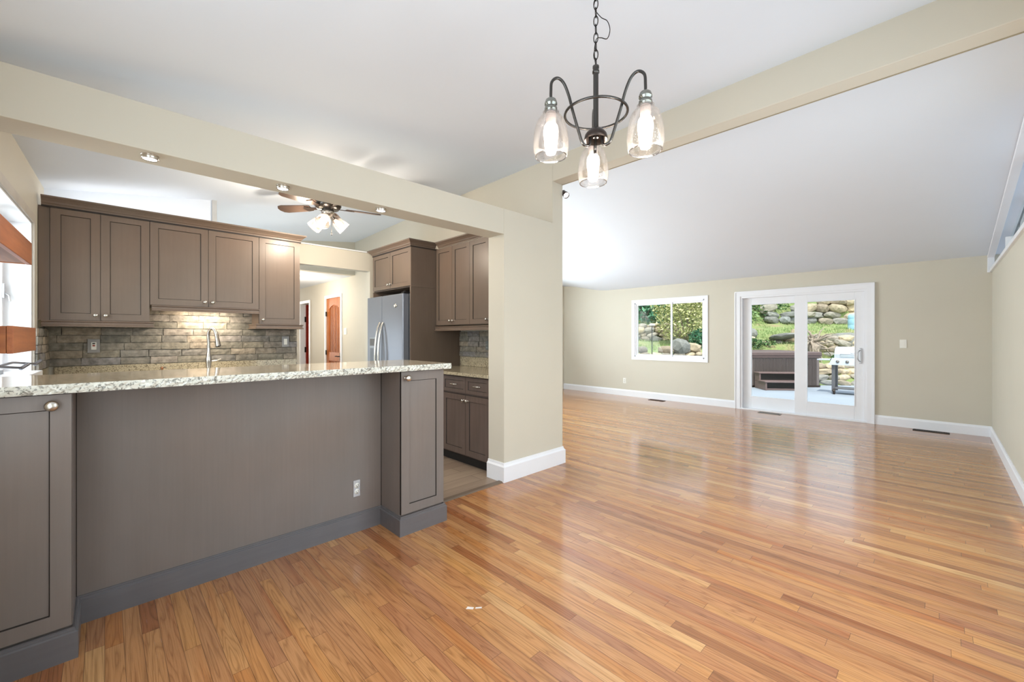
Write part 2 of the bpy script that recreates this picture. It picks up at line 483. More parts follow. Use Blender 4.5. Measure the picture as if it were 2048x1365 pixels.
fl = MB(); fl.box(-.65, XF+.12, YW-.05, YH+.0, -.12, 0); fl.box(XB-.1, XF+.12, YH, YL+.05, -.12, 0)
fl.box(2.50, XB, YH, YH+.03, -.12, 0)
struct('floor', fl, OAK)
struct('floor', MB().box(-.6, XB-.1, YH+.03, 13.4, -.12, -.001), VINYL)
struct('trim_1', MB().hexa([(1.67,YH-.012,0),(2.50,YH-.012,0),(2.50,YH+.05,0),(1.67,YH+.05,0)],
                           [(1.67,YH-.0,.010),(2.50,YH-.0,.010),(2.50,YH+.04,.010),(1.67,YH+.04,.010)]), wood('threshold_wood', rgb(98,84,72), rgb(124,106,90), 'x', .5))

# far wall with window and sliding door openings
WY0, WY1, WZ0, WZ1 = 3.085, 4.52, .855, 1.975
DY0, DY1, DZ1 = .76, 2.47, 1.975
fw = MB()
fw.box(XF, XF+.16, YW-.12, DY0, 0, 2.75); fw.box(XF, XF+.16, DY0, DY1, DZ1, 2.75)
fw.box(XF, XF+.16, DY1, WY0, 0, 2.75); fw.box(XF, XF+.16, WY0, WY1, 0, WZ0); fw.box(XF, XF+.16, WY0, WY1, WZ1, 2.75)
fw.box(XF, XF+.16, WY1, YL+.12, 0, 2.75)
struct('wall_far', fw, WALL)
# right wall: solid up to the clerestory, with an opening added for fill light
rw = MB()
rw.box(.65, 4.1, YW-.14, YW, 0, .40); rw.box(.65, 4.1, YW-.14, YW, 2.35, 3.2)
rw.box(-.62, .65, YW-.14, YW, 0, 3.2)
rw.box(4.1, XF+.16, YW-.14, YW, 0, 2.12); rw.box(4.1, 4.35, YW-.14, YW, 2.12, 3.2)
struct('wall_right', rw, WALL)
# left wall (out of square) with the kitchen window, dining side opening added for fill light
def LM(): return Matrix.Translation((-.36, 5.2, 0)) @ Matrix.Rotation(-LWA, 4, 'Z')
# local frame of that wall: x across (negative = outside), y along
lw = MB(LM())
KY0, KY1, KZ0, KZ1 = 3.00-5.2, 4.60-5.2, 1.02, 2.10
lw.box(-.24, 0, KY1, .12, 0, 2.65); lw.box(-.24, 0, KY0, KY1, 0, KZ0); lw.box(-.24, 0, KY0, KY1, KZ1, 2.65)
lw.box(-.24, 0, 1.75-5.2, KY0, 0, 2.65); lw.box(-.24, 0, -.10-5.2, 1.75-5.2, 0, .5); lw.box(-.24, 0, -.10-5.2, 1.75-5.2, 2.25, 2.65)
lw.box(-.24, 0, -.60-5.2, -.10-5.2, 0, 2.65)
struct('wall_left', lw, WALL)
# kitchen back wall and the freestanding header of the hall opening
bw = MB(); bw.box(-.6, 1.60, YK, YK+.12, 0, 2.352); bw.box(2.47, XR, YK, YK+.12, 0, 2.352); bw.box(1.60, 2.47, YK, YK+.12, 2.12, 2.352)
struct('wall_back', bw, WALL)
wp = MB(); wp.hexa([(-.6,YK+.001,2.352),(.78,YK+.001,2.352),(.78,YK+.119,2.352),(-.6,YK+.119,2.352)],
                   [(-.6,YK+.001,2.50),(.78,YK+.001,2.70),(.78,YK+.119,2.70),(-.6,YK+.119,2.50)])
struct('wall_back_upper', wp, CEIL)
struct('trim_2', MB().box(.78, .822, YK-.012, YK+.125, 2.352, 2.685), plain('post_grey_paint', rgb(186,188,188), .6), .004)
struct('trim_3', MB().box(.822, XR, YK-.02, YK+.135, 2.352, 2.366), WHITE, .003)
# hall
struct('wall_gable', MB().hexa([(.7,YG,2.349),(XR,YG,2.349),(XR,YG+.12,2.349),(.7,YG+.12,2.349)],
                               [(.7,YG,2.67),(XR,YG,2.94),(XR,YG+.12,2.94),(.7,YG+.12,2.67)]), WALL)
hl = MB(); hl.box(.60, .72, YK+.12, YG, 0, 2.75); hl.box(.6, 1.60, YG+.001, YG+.12, 0, 2.352); hl.box(1.48, 1.60, YG, 13.4, 0, 2.36)
struct('wall_hall_left', hl, WALL)
struct('wall_hall_end', MB().box(1.5, 2.0, 13.2, 13.3, 0, 2.36).box(2.8, 3.2, 13.2, 13.3, 0, 2.36).box(2.0, 2.8, 13.2, 13.3, 2.1, 2.36), WALL)
# ridge wall (kitchen / living divider, running on as the hall's right wall)
H1, H2 = 7.80, 8.52       # hall door
G1, G2 = 9.47, 10.03      # second hall door
rg = MB()
def rwbox(y0, y1, z0, top=None):
    if top is None:
        rg.hexa([(XR,y0,z0),(XB,y0,z0),(XB,y1,z0),(XR,y1,z0)], [(XR,y0,ridge(y0)+.03),(XB,y0,ridge(y0)+.03),(XB,y1,ridge(y1)+.03),(XR,y1,ridge(y1)+.03)])
    else: rg.box(XR, XB, y0, y1, z0, top)
rwbox(YH, 4.1, 0); rwbox(4.1, 5.33, 0); rwbox(5.33, YG+.12, 0)
rwbox(YG+.12, H1, 0, 2.4); rwbox(H1, H2, 2.02, 2.4); rwbox(H2, G1, 0, 2.4); rwbox(G1, G2, 2.0, 2.4); rwbox(G2, 13.4, 0, 2.4)
rg.box(2.499, XR, YH, YHB, 0, 2.391)
struct('wall_ridge', rg, WALL)
struct('wall_ridge_beam', MB().hexa([(XR,YW-.1,2.80),(XB-.01,YW-.1,2.80),(XB-.01,YH,2.80),(XR,YH,2.80)],
                                    [(XR,YW-.1,3.09),(XB-.01,YW-.1,3.09),(XB-.01,YH,3.06),(XR,YH,3.06)]), WALL, .004)
struct('shadow_strip', MB().box(XB-.012, XB-.002, YW, YH+.0, 2.797, 2.803), plain('painted_shadow_line', rgb(160,150,126), .8))  # thin strip coloured to stand in for the shadow line along the beam
struct('wall_header_beam', MB().box(-.50, 2.499, YH, YHB, 2.168, 2.391), WALL, .003)
struct('wall_living_back', MB().box(XB, 3.4, YL, YL+.12, 0, 3.2).box(3.4, 6.2, YL, YL+.12, 0, .45).box(3.4, 6.2, YL, YL+.12, 2.25, 3.2).box(6.2, XF+.1, YL, YL+.12, 0, 3.2), WALL)
# unseen windows added to go with the fill lights
def added_window(name, M, w, z0, z1, n):
    r = empty(name, (0,0,0)); r['kind'] = 'structure'; r.matrix_world = M
    mb = MB(); mb.box(0, w, 0, .06, z0, z0+.06); mb.box(0, w, 0, .06, z1-.06, z1)
    for i in range(n+1):
        x = (w-.06)*i/n; mb.box(x, x+.06, 0, .06, z0+.06, z1-.06)
    mb.build('window_frame', WHITE, r); MB().box(.03, w-.03, .02, .026, z0+.03, z1-.03).build('pane', GLASS, r)
added_window('added_window_5', Matrix.Translation((4.1, YW-.04, 0)) @ Matrix.Rotation(PI, 4, 'Z'), 3.45, .40, 2.35, 3)
added_window('added_window_6', Matrix.Translation((3.4, YL+.04, 0)), 2.8, .45, 2.25, 3)

# baseboards
BB = [(0,0),(0,.135),(.006,.135),(.010,.118),(.016,.108),(.016,0)]
def board(name, path, prof=BB):
    o = struct(name, MB().sweep(path, prof), WHITE); return o
board('baseboard_far', [(XF, 2.557), (XF, YL)])
board('baseboard_far', [(XF, YW), (XF, .67)])
board('baseboard_right', [(3.2, YW), (XF-.016, YW)])
BB2 = [(0,0),(0,.165),(.006,.165),(.010,.146),(.022,.132),(.022,0)]
board('baseboard_divider', [(2.499, YHB), (2.499, YH), (XB, YH), (XB, YH+.8)][::-1], BB2)
struct('baseboard_hall', MB().box(XR-.014, XR, YG-1.9, H1-.06, 0, .12).box(XR-.014, XR, H2+.06, G1-.06, 0, .12), WHITE)

# ------------------------------------------------------------------ far window (window_1)
def casing(mb, y0, y1, z0, z1, w, t=.018, bottom=True, x=XF):
    mb.box(x-t, x, y0-w, y0, z0-(w if bottom else 0), z1+w); mb.box(x-t, x, y1, y1+w, z0-(w if bottom else 0), z1+w)
    mb.box(x-t, x, y0, y1, z1, z1+w)
    if bottom: mb.box(x-t, x, y0, y1, z0-w, z0)
w1 = empty('window_1', (XF, 3.8, WZ0)); w1['kind'] = 'structure'
T = lambda o: Matrix.Translation(-Vector(o.location))
mb = MB(T(w1)); casing(mb, WY0, WY1, WZ0, WZ1, .066); mb.build('window_casing', WHITE, w1)
mb = MB(T(w1)); 
ym = 3.735
mb.box(XF-.004, XF+.10, WY0-.005, WY0+.022, WZ0, WZ1); mb.box(XF-.004, XF+.10, WY1-.022, WY1+.005, WZ0, WZ1)
mb.box(XF-.004, XF+.10, WY0, WY1, WZ0-.005, WZ0+.02); mb.box(XF-.004, XF+.10, WY0, WY1, WZ1-.02, WZ1+.005)
mb.build('window_frame', WHITE, w1)
for (a, b, xo) in ((WY0+.022, ym+.02, .035), (ym-.02, WY1-.022, .015)):
    mb = MB(T(w1)); q = .032
    mb.box(XF+xo, XF+xo+.022, a, a+q, WZ0+.02, WZ1-.02); mb.box(XF+xo, XF+xo+.022, b-q, b, WZ0+.02, WZ1-.02)
    mb.box(XF+xo, XF+xo+.022, a+q, b-q, WZ0+.02, WZ0+.02+q); mb.box(XF+xo, XF+xo+.022, a+q, b-q, WZ1-.02-q, WZ1-.02)
    s = mb.build('sash', WHITE, w1, .002)
    MB(T(w1)).box(XF+xo+.008, XF+xo+.014, a+q, b-q, WZ0+.052, WZ1-.052).build('pane', GLASS, s)

# ------------------------------------------------------------------ sliding door (door_1)
d1 = empty('door_1', (XF, 1.6, 0)); d1['kind'] = 'structure'
mb = MB(T(d1)); casing(mb, DY0, DY1, 0, DZ1, .088, .02, False)
mb.box(XF-.03, XF-.02, DY0-.088, DY0-.07, 0, DZ1+.088); mb.box(XF-.03, XF-.02, DY1+.07, DY1+.088, 0, DZ1+.088); mb.box(XF-.03, XF-.02, DY0-.07, DY1+.07, DZ1+.07, DZ1+.088)
mb.build('door_casing', WHITE, d1)
mb = MB(T(d1)); mb.box(XF-.005, XF+.13, DY0-.004, DY0+.03, 0, DZ1); mb.box(XF-.005, XF+.13, DY1-.03, DY1+.004, 0, DZ1); mb.box(XF-.005, XF+.13, DY0+.0301, DY1-.0301, DZ1-.03, DZ1)
mb.build('door_frame', WHITE, d1)
MB(T(d1)).box(XF-.02, XF+.15, DY0, DY1, 0, .022).build('threshold', WHITE, d1, .002)
for (a, b, xo, gl) in ((1.55, DY1-.03, .065, (1.665, 2.315)), (DY0+.03, 1.665, .015, (.905, 1.495))):
    za, zb = .022, DZ1-.03
    mb = MB(T(d1)); g0, g1 = gl; c0, c1 = .235, 1.825
    mb.box(XF+xo, XF+xo+.04, a, g0, za, zb); mb.box(XF+xo, XF+xo+.04, g1, b, za, zb)
    mb.box(XF+xo, XF+xo+.04, g0, g1, za, c0); mb.box(XF+xo, XF+xo+.04, g0, g1, c1, zb)
    s = mb.build('door_panel', WHITE, d1, .003)
    MB(T(d1)).box(XF+xo+.017, XF+xo+.023, g0, g1, c0, c1).build('pane', GLASS, s)
    mb = MB(T(d1)); q = .010
    mb.box(XF+xo-.006, XF+xo+.002, g0-q, g0+q*.2, c0-q, c1+q); mb.box(XF+xo-.006, XF+xo+.002, g1-q*.2, g1+q, c0-q, c1+q)
    mb.box(XF+xo-.006, XF+xo+.002, g0, g1, c0-q, c0); mb.box(XF+xo-.006, XF+xo+.002, g0, g1, c1, c1+q)
    mb.build('glazing_bead', WHITE, s, .002)
hy = .832
mb = MB(T(d1)); mb.box(XF+.004, XF+.016, hy-.016, hy+.016, .87, 1.10)
h = mb.build('handle_plate', ALUM, d1, .005); h['label'] = 'grey metal handle plate'
mb = MB(T(d1)); mb.tube([(XF+.008, hy, .90), (XF-.02, hy+.012, .905), (XF-.035, hy+.03, .94), (XF-.035, hy+.03, 1.03), (XF-.02, hy+.012, 1.065), (XF+.008, hy, 1.07)], .007, 8)
mb.build('pull', ALUM, h)

# ------------------------------------------------------------------ clerestory on the right wall (window_2)
c2 = empty('window_2', (6.2, YW, 2.12)); c2['kind'] = 'structure'
mb = MB(T(c2))
XA, XZ = 4.3, XF
def cz(x): return zl(x, YW)-.004
mb.box(XA, XZ-.0, YW-.14, YW+.022, 2.085, 2.125); mb.build('sill', WHITE, c2, .003)
mb = MB(T(c2))
mb.hexa([(XA,YW-.02,cz(XA)-.035),(XZ,YW-.02,cz(XZ)-.035),(XZ,YW+.04,cz(XZ)-.035),(XA,YW+.04,cz(XA)-.035)],
        [(XA,YW-.02,cz(XA)),(XZ,YW-.02,cz(XZ)),(XZ,YW+.04,cz(XZ)),(XA,YW+.04,cz(XA))])
mb.build('head_trim', WHITE, c2, .003)
mb = MB(T(c2)); mb.box(XZ-.03, XZ-.001, YW-.02, YW+.04, 2.085, cz(XZ)-.03); mb.build('end_casing', WHITE, c2, .003)
mb = MB(T(c2)); mb.box(5.2, 5.26, YW-.12, YW-.02, 2.125, cz(5.23)-.06); mb.box(7.15, 7.19, YW-.12, YW-.05, 2.125, cz(7.17)-.06); mb.build('mullion', WHITE, c2, .002)
mb = MB(T(c2)); mb.prism([(0,0),(1,0),(1,1)], 0, 0) if False else None
mb.hexa([(XA,YW-.09,2.125),(XZ-.045,YW-.09,2.125),(XZ-.045,YW-.084,2.125),(XA,YW-.084,2.125)],
        [(XA,YW-.09,cz(XA)-.06),(XZ-.045,YW-.09,cz(XZ)-.06),(XZ-.045,YW-.084,cz(XZ)-.06),(XA,YW-.084,cz(XA)-.06)])
mb.build('pane', GLASS, c2)
struct('sun_block_eave', MB().box(-1.75, -.60, -1.2, 7.4, 2.50, 2.62), CEIL)  # unseen left eave, added to keep the sun out of the left openings
# roof overhang outside it
ov = MB()
ov.hexa([(XA-.5,YW-2.8,cz(XA-.5)+.02),(XF+.6,YW-2.8,cz(XF+.6)+.02),(XF+.6,YW-.14,cz(XF+.6)+.02),(XA-.5,YW-.14,cz(XA-.5)+.02)],
        [(XA-.5,YW-2.8,cz(XA-.5)+.16),(XF+.6,YW-2.8,cz(XF+.6)+.16),(XF+.6,YW-.14,cz(XF+.6)+.16),(XA-.5,YW-.14,cz(XA-.5)+.16)])
for x in (5.0, 6.2): ov.box(x, x+.09, YW-2.8, YW-.14, cz(x)-.14, cz(x)+.03)
ov.box(7.0, 7.1, YW-2.8, YW-.14, 1.9, cz(7.0)+.03)
struct('trim_5', ov, plain('soffit_paint', rgb(222,224,222), .7))

# ------------------------------------------------------------------ kitchen window (window_3) in the skewed wall
w3 = empty('window_3', (-.36, 5.2, 0), -LWA); w3['kind'] = 'structure'
mb = MB(); t = .014; q = .062
mb.box(0, t, KY1, KY1+q, KZ0-.03, KZ1+q); mb.box(0, t, KY0-q, KY0, KZ0-.03, KZ1+q); mb.box(0, t, KY0, KY1, KZ1, KZ1+q)
mb.build('window_casing', plain('casing_paint', rgb(196,188,176), .5), w3, .002)
MB().box(-.17, .055, KY0-.06, KY1-.013, KZ0-.036, KZ0+.006).build('window_sill', WHITE, w3, .004)
mb = MB(); mb.box(-.20, 0, KY1-.012, KY1, KZ0, KZ1); mb.box(-.20, 0, KY0, KY0+.012, KZ0, KZ1); mb.box(-.20, 0, KY0, KY1, KZ1-.012, KZ1)
mb.build('jamb', WHITE, w3)
nS = 3; wS = (KY1-KY0-.024)/nS
for i in range(nS):
    a = KY0+.012+wS*i; b = a+wS
    mb = MB(); f = .045
    mb.box(-.17, -.13, a, a+f, KZ0, KZ1-.012); mb.box(-.17, -.13, b-f, b, KZ0, KZ1-.012); mb.box(-.17, -.13, a+f, b-f, KZ0, KZ0+f); mb.box(-.17, -.13, a+f, b-f, KZ1-.012-f, KZ1-.012)
    s = mb.build('sash', WHITE, w3, .003)
    MB().box(-.152, -.148, a+f, b-f, KZ0+f, KZ1-.012-f).build('pane', GLASS, s)
    if i > 0:
        mb = MB(); mb.tube([(-.125, b-.03, 1.58), (-.10, b-.03, 1.56), (-.095, b-.035, 1.52)], .006, 8); mb.box(-.13, -.12, b-.042, b-.018, 1.54, 1.64)
        mb.build('sash_lock', ALUM, s)
        mb = MB(); mb.tube([(-.12, b-.32, KZ0+.02), (-.10, b-.30, KZ0+.06), (-.06, b-.2, KZ0+.075), (.0, b-.08, KZ0+.06), (.025, b-.03, KZ0+.055)], .008, 8)
        mb.tube([(.02, b-.035, KZ0+.050), (.045, b+.012, KZ0+.075)], .011, 10); mb.box(-.13, -.09, b-.38, b-.28, KZ0, KZ0+.03)
        hh = mb.build('crank_handle', HANDLE_GREY, s); hh['label'] = 'grey metal window crank handle'

# ------------------------------------------------------------------ two cedar beams/shelves across the kitchen window
CEDARX = wood('orange_cedar_end', rgb(132,70,34), rgb(200,124,66), 'x', .42, .5)
def cedar_box(name, y0, y1, z0, z1, depth, label):
    r = empty(name, (-.36, 5.2, z0), -LWA, label, 'shelf')
    a, b, h = y0-5.2, y1-5.2, z1-z0
    mb = MB(); mb.box(depth-.02, depth, a, b, 0, h); mb.build('front_board', CEDAR, r, .002)
    for e0, e1 in ((b-.02, b), (a, a+.02)): MB().box(0.002, depth-.021, e0, e1, .001, h-.001).build('end_board', CEDARX, r, .002)
    mb = MB(); mb.box(0.002, depth-.02, a+.02, b-.02, .004, .022); mb.build('bottom_board', wood('cedar_underside_'+name, rgb(110,64,38), rgb(160,98,58), 'y', .5), r)
cedar_box('wooden_valance', 2.45, 3.307, 1.643, 1.757, .15, 'orange stained wooden board box across the upper part of the kitchen window')
cedar_box('wooden_shelf', 2.84, 3.43, 1.196, 1.318, .15, 'lower orange wooden box shelf in front of the kitchen window sill')

# ------------------------------------------------------------------ cabinets
KNOBP = [(0,-.030),(.008,-.030),(.0135,-.027),(.0155,-.022),(.014,-.017),(.008,-.013),(.0055,-.008),(.0065,-.002),(.009,0)]
def knob_mesh():
    mb = MB(); mb.lathe([(r, -z) for r, z in KNOBP], 16, axis=(0,-1,0))
    return mb
_k = knob_mesh().build('knob', NICKEL); KNOB = _k.data; bpy.data.objects.remove(_k)
def knob(parent, a, z): return place('knob', KNOB, parent, loc=(a, 0, z))

def shaker(name, a0, a1, z0, z1, mats, parent, b0=0, fr=.055, th=.02, hinge=None, knobat=None, rec=.007):
    """door or drawer front: local a across, b depth (front at b0-th), z up; mats = [wood, glaze]"""
    g = .0015; a0 += g; a1 -= g; z0 += g; z1 -= g
    f = b0-th
    loc = Vector((a0, f, z0)); w = a1-a0; h = z1-z0
    mb = MB()
    o = [(0,0,0),(w,0,0),(w,0,h),(0,0,h)]
    i1 = [(fr,0,fr),(w-fr,0,fr),(w-fr,0,h-fr),(fr,0,h-fr)]
    e = .0035
    i2 = [(fr+e,rec,fr+e),(w-fr-e,rec,fr+e),(w-fr-e,rec,h-fr-e),(fr+e,rec,h-fr-e)]
    bk = [(0,th,0),(w,th,0),(w,th,h),(0,th,h)]
    vs = o+i1+i2+bk
    for k in range(4):
        k2 = (k+1) % 4
        mb.add([vs[k],vs[k2],vs[4+k2],vs[4+k]], [(0,1,2,3)], 0)
        mb.add([vs[4+k],vs[4+k2],vs[8+k2],vs[8+k]], [(0,1,2,3)], 1)
        mb.add([vs[k],vs[k2],vs[12+k2],vs[12+k]], [(0,1,2,3)], 1)
    mb.add(i2, [(0,1,2,3)], 0); mb.add(bk, [(3,2,1,0)], 1)
    me_v = mb
    # merge doubles afterwards so normals come out right
    me = bpy.data.meshes.new(name); me.from_pydata([tuple(v) for v in me_v.v], [], me_v.f)
    for m in mats: me.materials.append(m)
    for p, mi in zip(me.polygons, me_v.m): p.material_index = mi
    bm = bmesh.new(); bm.from_mesh(me); bmesh.ops.remove_doubles(bm, verts=bm.verts, dist=1e-5)
    bmesh.ops.recalc_face_normals(bm, faces=bm.faces); bm.to_mesh(me); bm.free()
    d = place(name, me, parent, loc=loc)
    if knobat: knob(d, knobat[0]-loc.x, knobat[1]-loc.z)
    return d

CROWN = [(0,0),(.006,0),(.006,.012),(.014,.018),(.020,.030),(.040,.048),(.052,.056),(.052,.068),(0,.068)]
RAIL = [(-.02,0),(.022,0),(.022,.010),(.012,.014),(.012,.034),(.020,.040),(.020,.048),(-.02,.048)]
def prof_at(prof, z): return [(a, b+z) for a, b in prof]

GM = [CAB, DARK]
# left run over the sink: local origin at (0, YK) ; front at b = -.33
def wall_cabinet(x0, x1, z0, doors, label, left_side=False):
    r = empty('wall_cabinet', ((x0+x1)/2, YK, z0), 0, label, 'cabinet', 'upper cabinets over the sink wall')
    M = Matrix.Translation((-(x0+x1)/2, -YK, -z0))
    MB(M).box(x0, x1, 4.87, YK-.002, z0, 2.30).build('carcass', CAB, r, .001)
    for (a, b, kx) in doors:
        d = shaker('door', a-(x0+x1)/2, b-(x0+x1)/2, 0.002, 2.292-z0, GM, r, b0=4.87-YK)
        knob(d, kx-a, .042)
    return r, M
r, M = wall_cabinet(-.352, .283, 1.400, [(-.306, -.025, -.055), (-.025, .283, .005)], 'tall two-door brown upper cabinet at the left end beside the kitchen window')
MB(M).box(-.368, -.308, 4.858, 4.872, 1.40, 2.29).build('filler_strip', CAB, r)
MB(M).sweep([(.295, 5.16), (.295, 4.855), (-.352, 4.855)][::-1], prof_at([(-a, b) for a, b in RAIL], 1.352)).build('light_rail', CAB, r, .0008)
r, M = wall_cabinet(.284, 1.126, 1.550, [(.284, .705, .676), (.705, 1.126, .736)], 'shorter two-door brown upper cabinet above the faucet')
MB(M).sweep([(.296, 4.855), (1.125, 4.855)], prof_at([(-a, b) for a, b in RAIL], 1.502)).build('light_rail', CAB, r, .0008)
r, M = wall_cabinet(1.127, 1.516, 1.400, [(1.127, 1.516, 1.160)], 'single-door brown upper cabinet at the right end by the hall opening')
MB(M).sweep([(1.115, 5.16), (1.115, 4.855), (1.528, 4.855), (1.528, 5.16)], prof_at([(-a, b) for a, b in RAIL], 1.352)).build('light_rail', CAB, r, .0008)
cr = MB(); cr.sweep([(-.352, 4.85), (1.516, 4.85), (1.516, 5.17)], prof_at([(-a, b) for a, b in CROWN], 2.294))
tag(cr.build('crown_moulding', CAB), 'brown crown moulding along the top of the cabinets over the sink', 'moulding')
tag(MB().sweep([(-.352, 4.85), (1.516, 4.85), (1.516, 5.17)], [(-.0,2.282),(-.008,2.282),(-.008,2.294),(0,2.294)]).build('bead_moulding', DARK), 'dark beaded strip under the crown moulding over the sink', 'moulding')

# right side, all facing -X : frame rotated -90 deg
RX = -PI/2
def xcab(name, xfront, yl, yr, z0, label, group=None, cat='cabinet'):
    """local a: from yl (left as seen) toward yr ; b: depth toward +X ; origin at the left front corner"""
    return empty(name, (xfront, yl, z0), RX, label, cat, group)
# refrigerator surround: deep side panel + cabinet over the fridge
FY0, FY1 = 5.06, 4.135
r = xcab('fridge_cabinet', 2.45, FY0, FY1, 0, 'brown cabinet surround with two small doors over the refrigerator')
W = FY0-FY1
MB().box(0, W, .02, .695, 1.835, 2.30).build('carcass', CAB, r, .001)
MB().box(W-.02, W, 0, .695, 0, 1.834).build('side_panel', CAB, r)
MB().box(W-.012, W+.002, .0, .695, 1.836, 2.298).build('upper_side_panel', CAB, r)
MB().box(0, .02, 0, .695, 0, 1.834).build('side_panel', CAB, r)
for (a, b, k) in ((.0, W/2-.01, W/2-.04), (W/2-.01, W-.012, W/2+.018)):
    d = shaker('door', a, b, 1.845, 2.285, GM, r, b0=.02, fr=.05); knob(d, k-a, .05)
MB().sweep([(0, .69), (0, .0), (W, .0), (W, .32)], prof_at([(-a, b) for a, b in CROWN], 2.292)).build('crown_moulding', CAB, r)
MB().sweep([(0, 0), (W, .0), (W, .33)], [(0,2.280),(-.006,2.280),(-.006,2.292),(0,2.292)]).build('bead', DARK, r)
# wall cabinets right of it
YA = FY1-.006; YE = YHB+.002; WU = YA-YE; dw = WU/4
for i in range(2):
    y1 = YA-dw*2*i
    r = xcab('wall_cabinet', 2.78, y1, y1-2*dw, 1.40, ['two-door brown upper cabinet next to the refrigerator panel', 'upper cabinet half hidden behind the tan wall end'][i], 'upper cabinets right of the refrigerator')
    MB().box(0, 2*dw-.001, .02, .368, 0, .89).build('carcass', CAB, r, .001)
    for k in range(2):
        d = shaker('door', k*dw, (k+1)*dw, .003, .89, GM, r, b0=.02, fr=.052); knob(d, dw-.03 if k == 0 else .028, .045)
    MB().sweep([(0, 0), (2*dw-.001, 0)], prof_at([(-a, b) for a, b in RAIL], -.062)).build('light_rail', CAB, r, .0008)
    MB().sweep([(0.053 if i == 0 else 0, .0), (2*dw-.001, .0)], prof_at([(-a, b) for a, b in CROWN], .892)).build('crown_moulding', CAB, r)
# base cabinet
r = xcab('base_cabinet', 2.515, YA, YE, 0, 'brown base cabinet with two drawers and two doors right of the peninsula')
BROWN = wood('dark_brown_cabinet_stain', rgb(92,80,74), rgb(108,94,88), rough=.36, fine=.8)
GB = [BROWN, DARK]
MB().box(0, WU-.002, .02, .625, .10, .885).build('carcass', BROWN, r, .001)
MB().box(0, WU-.002, .075, .625, 0, .10).build('toe_kick', plain('toe_kick_black', rgb(30,26,24), .7), r)
bd = [0, .43, .86, WU-.002]; 
edges = [WU-.002-1.03-.225, WU-.002-1.03+.195, WU-.002-.62, WU-.002-.155+.02, WU-.002]
# door edges measured in world y : 3.60 / 3.19 / 2.86
E_ = [YA-y for y in (4.02, 3.61, 3.23, 2.878)]
MB().box(0, E_[0], .0, .02, .10, .885).build('filler_strip', BROWN, r)
for a, b, kn in ((E_[0], E_[1], None), (E_[1], E_[2], E_[2]-.03), (E_[2], E_[3], E_[2]+.03)):
    d = shaker('door', a, b, .115, .70, GB, r, b0=.02, fr=.055)
    if kn: knob(d, kn-a, .53)
    dr = shaker('drawer', a, b, .715, .875, GB, r, b0=.02, fr=.035)
    mb = MB(); c = (b-a)/2
    mb.tube([(c-.048, 0, .082), (c-.05, -.016, .082), (c-.03, -.024, .082), (c, -.027, .082), (c+.03, -.024, .082), (c+.05, -.016, .082), (c+.048, 0, .082)], [.006,.005,.006,.008,.006,.005,.006], 10)
    mb.build('handle', NICKEL, dr)
tag(MB().box(2.485, XR-.002, YHB+.002, YA, .887, .918).build('granite_countertop', GRAND, None, .004), 'speckled granite countertop on the base cabinet right of the peninsula', 'countertop')
sp = empty('granite_backsplash', (XR, 3.5, .918), 0, 'granite upstand at the back of the right-hand counter', 'backsplash')
MB(T(sp)).box(XR-.022, XR-.001, YHB+.002, YA, .919, 1.03).build('back_strip', GRAND, sp, .002)
MB(T(sp)).box(2.515, XR-.022, YHB+.001, YHB+.022, .919, 1.03).build('side_strip', GRAND, sp, .002)

# ------------------------------------------------------------------ brick backsplashes (each course of real bricks)
def bricks(name, M, w, z0, z1, label, gaps=(), bl=.235):
    mb = MB(M); rnd = random.Random(name+str(w)); rows = round((z1-z0)/.064); rh = (z1-z0)/rows
    mb.box(0, w, .0, .010, z0, z1, 1)
    for j in range(rows):
        x = -rnd.uniform(0, bl)
        while x < w:
            l = bl*rnd.uniform(.8, 1.12); a = max(x, 0)+.0015; b = min(x+l, w)-.0015; x += l
            if b-a < .012: continue
            zb = z0+j*rh+.0022; zt = zb+rh-.0045; d = .017+rnd.uniform(0, .010)
            nx = max(2, int((b-a)/.03)); vs = []; fs = []
            for zi in range(3):
                for xi in range(nx+1):
                    px = a+(b-a)*xi/nx; pz = zb+(zt-zb)*zi/2
                    jit = lambda s: (rnd.random()-.5)*s
                    edge = zi in (0, 2) or xi in (0, nx)
                    vs.append((px+(jit(.004) if edge else jit(.004)), -d+(.0035 if edge else 0)+jit(.0035), pz+jit(.0045)))
            n = len(vs)
            for zi in range(3):
                for xi in range(nx+1):
                    px = a+(b-a)*xi/nx; pz = zb+(zt-zb)*zi/2; vs.append((px, 0.005, pz))
            W_ = nx+1
            for zi in range(2):
                for xi in range(nx):
                    k = zi*W_+xi; fs.append((k, k+1, k+W_+1, k+W_))
            for xi in range(nx):
                fs.append((n+xi, n+xi+1, xi+1, xi)); k = 2*W_+xi; fs.append((k, k+1, n+k+1, n+k))
            for zi in range(2):
                k = zi*W_; fs.append((n+k, k, k+W_, n+k+W_)); k = zi*W_+nx; fs.append((k, n+k, n+k+W_, k+W_))
            mb.add(vs, fs, 0, False)
    o = mb.build(name, [BRICK, MORTAR]); tag(o, label, 'backsplash'); return o
bricks('brick_backsplash', Matrix.Translation((-.352, YK-.012, 0)), 1.93, 1.02, 1.545, 'grey brick backsplash behind the faucet under the upper cabinets')
ml = Matrix.Translation((-.36+.012-.0, 5.2, 0)) @ Matrix.Rotation(-LWA, 4, 'Z') @ Matrix.Translation((0, -.60+.006, 0)) @ Matrix.Rotation(PI/2, 4, 'Z')
bricks('brick_backsplash', ml, .56, 1.02, 1.335, 'narrow strip of grey brick backsplash turning onto the window wall')
mr = Matrix.Translation((XR-.012, YA, 0)) @ Matrix.Rotation(-PI/2, 4, 'Z')
bricks('brick_backsplash', mr, YA-YHB-.003, 1.032, 1.336, 'grey-green brick backsplash above the right-hand counter by the refrigerator')
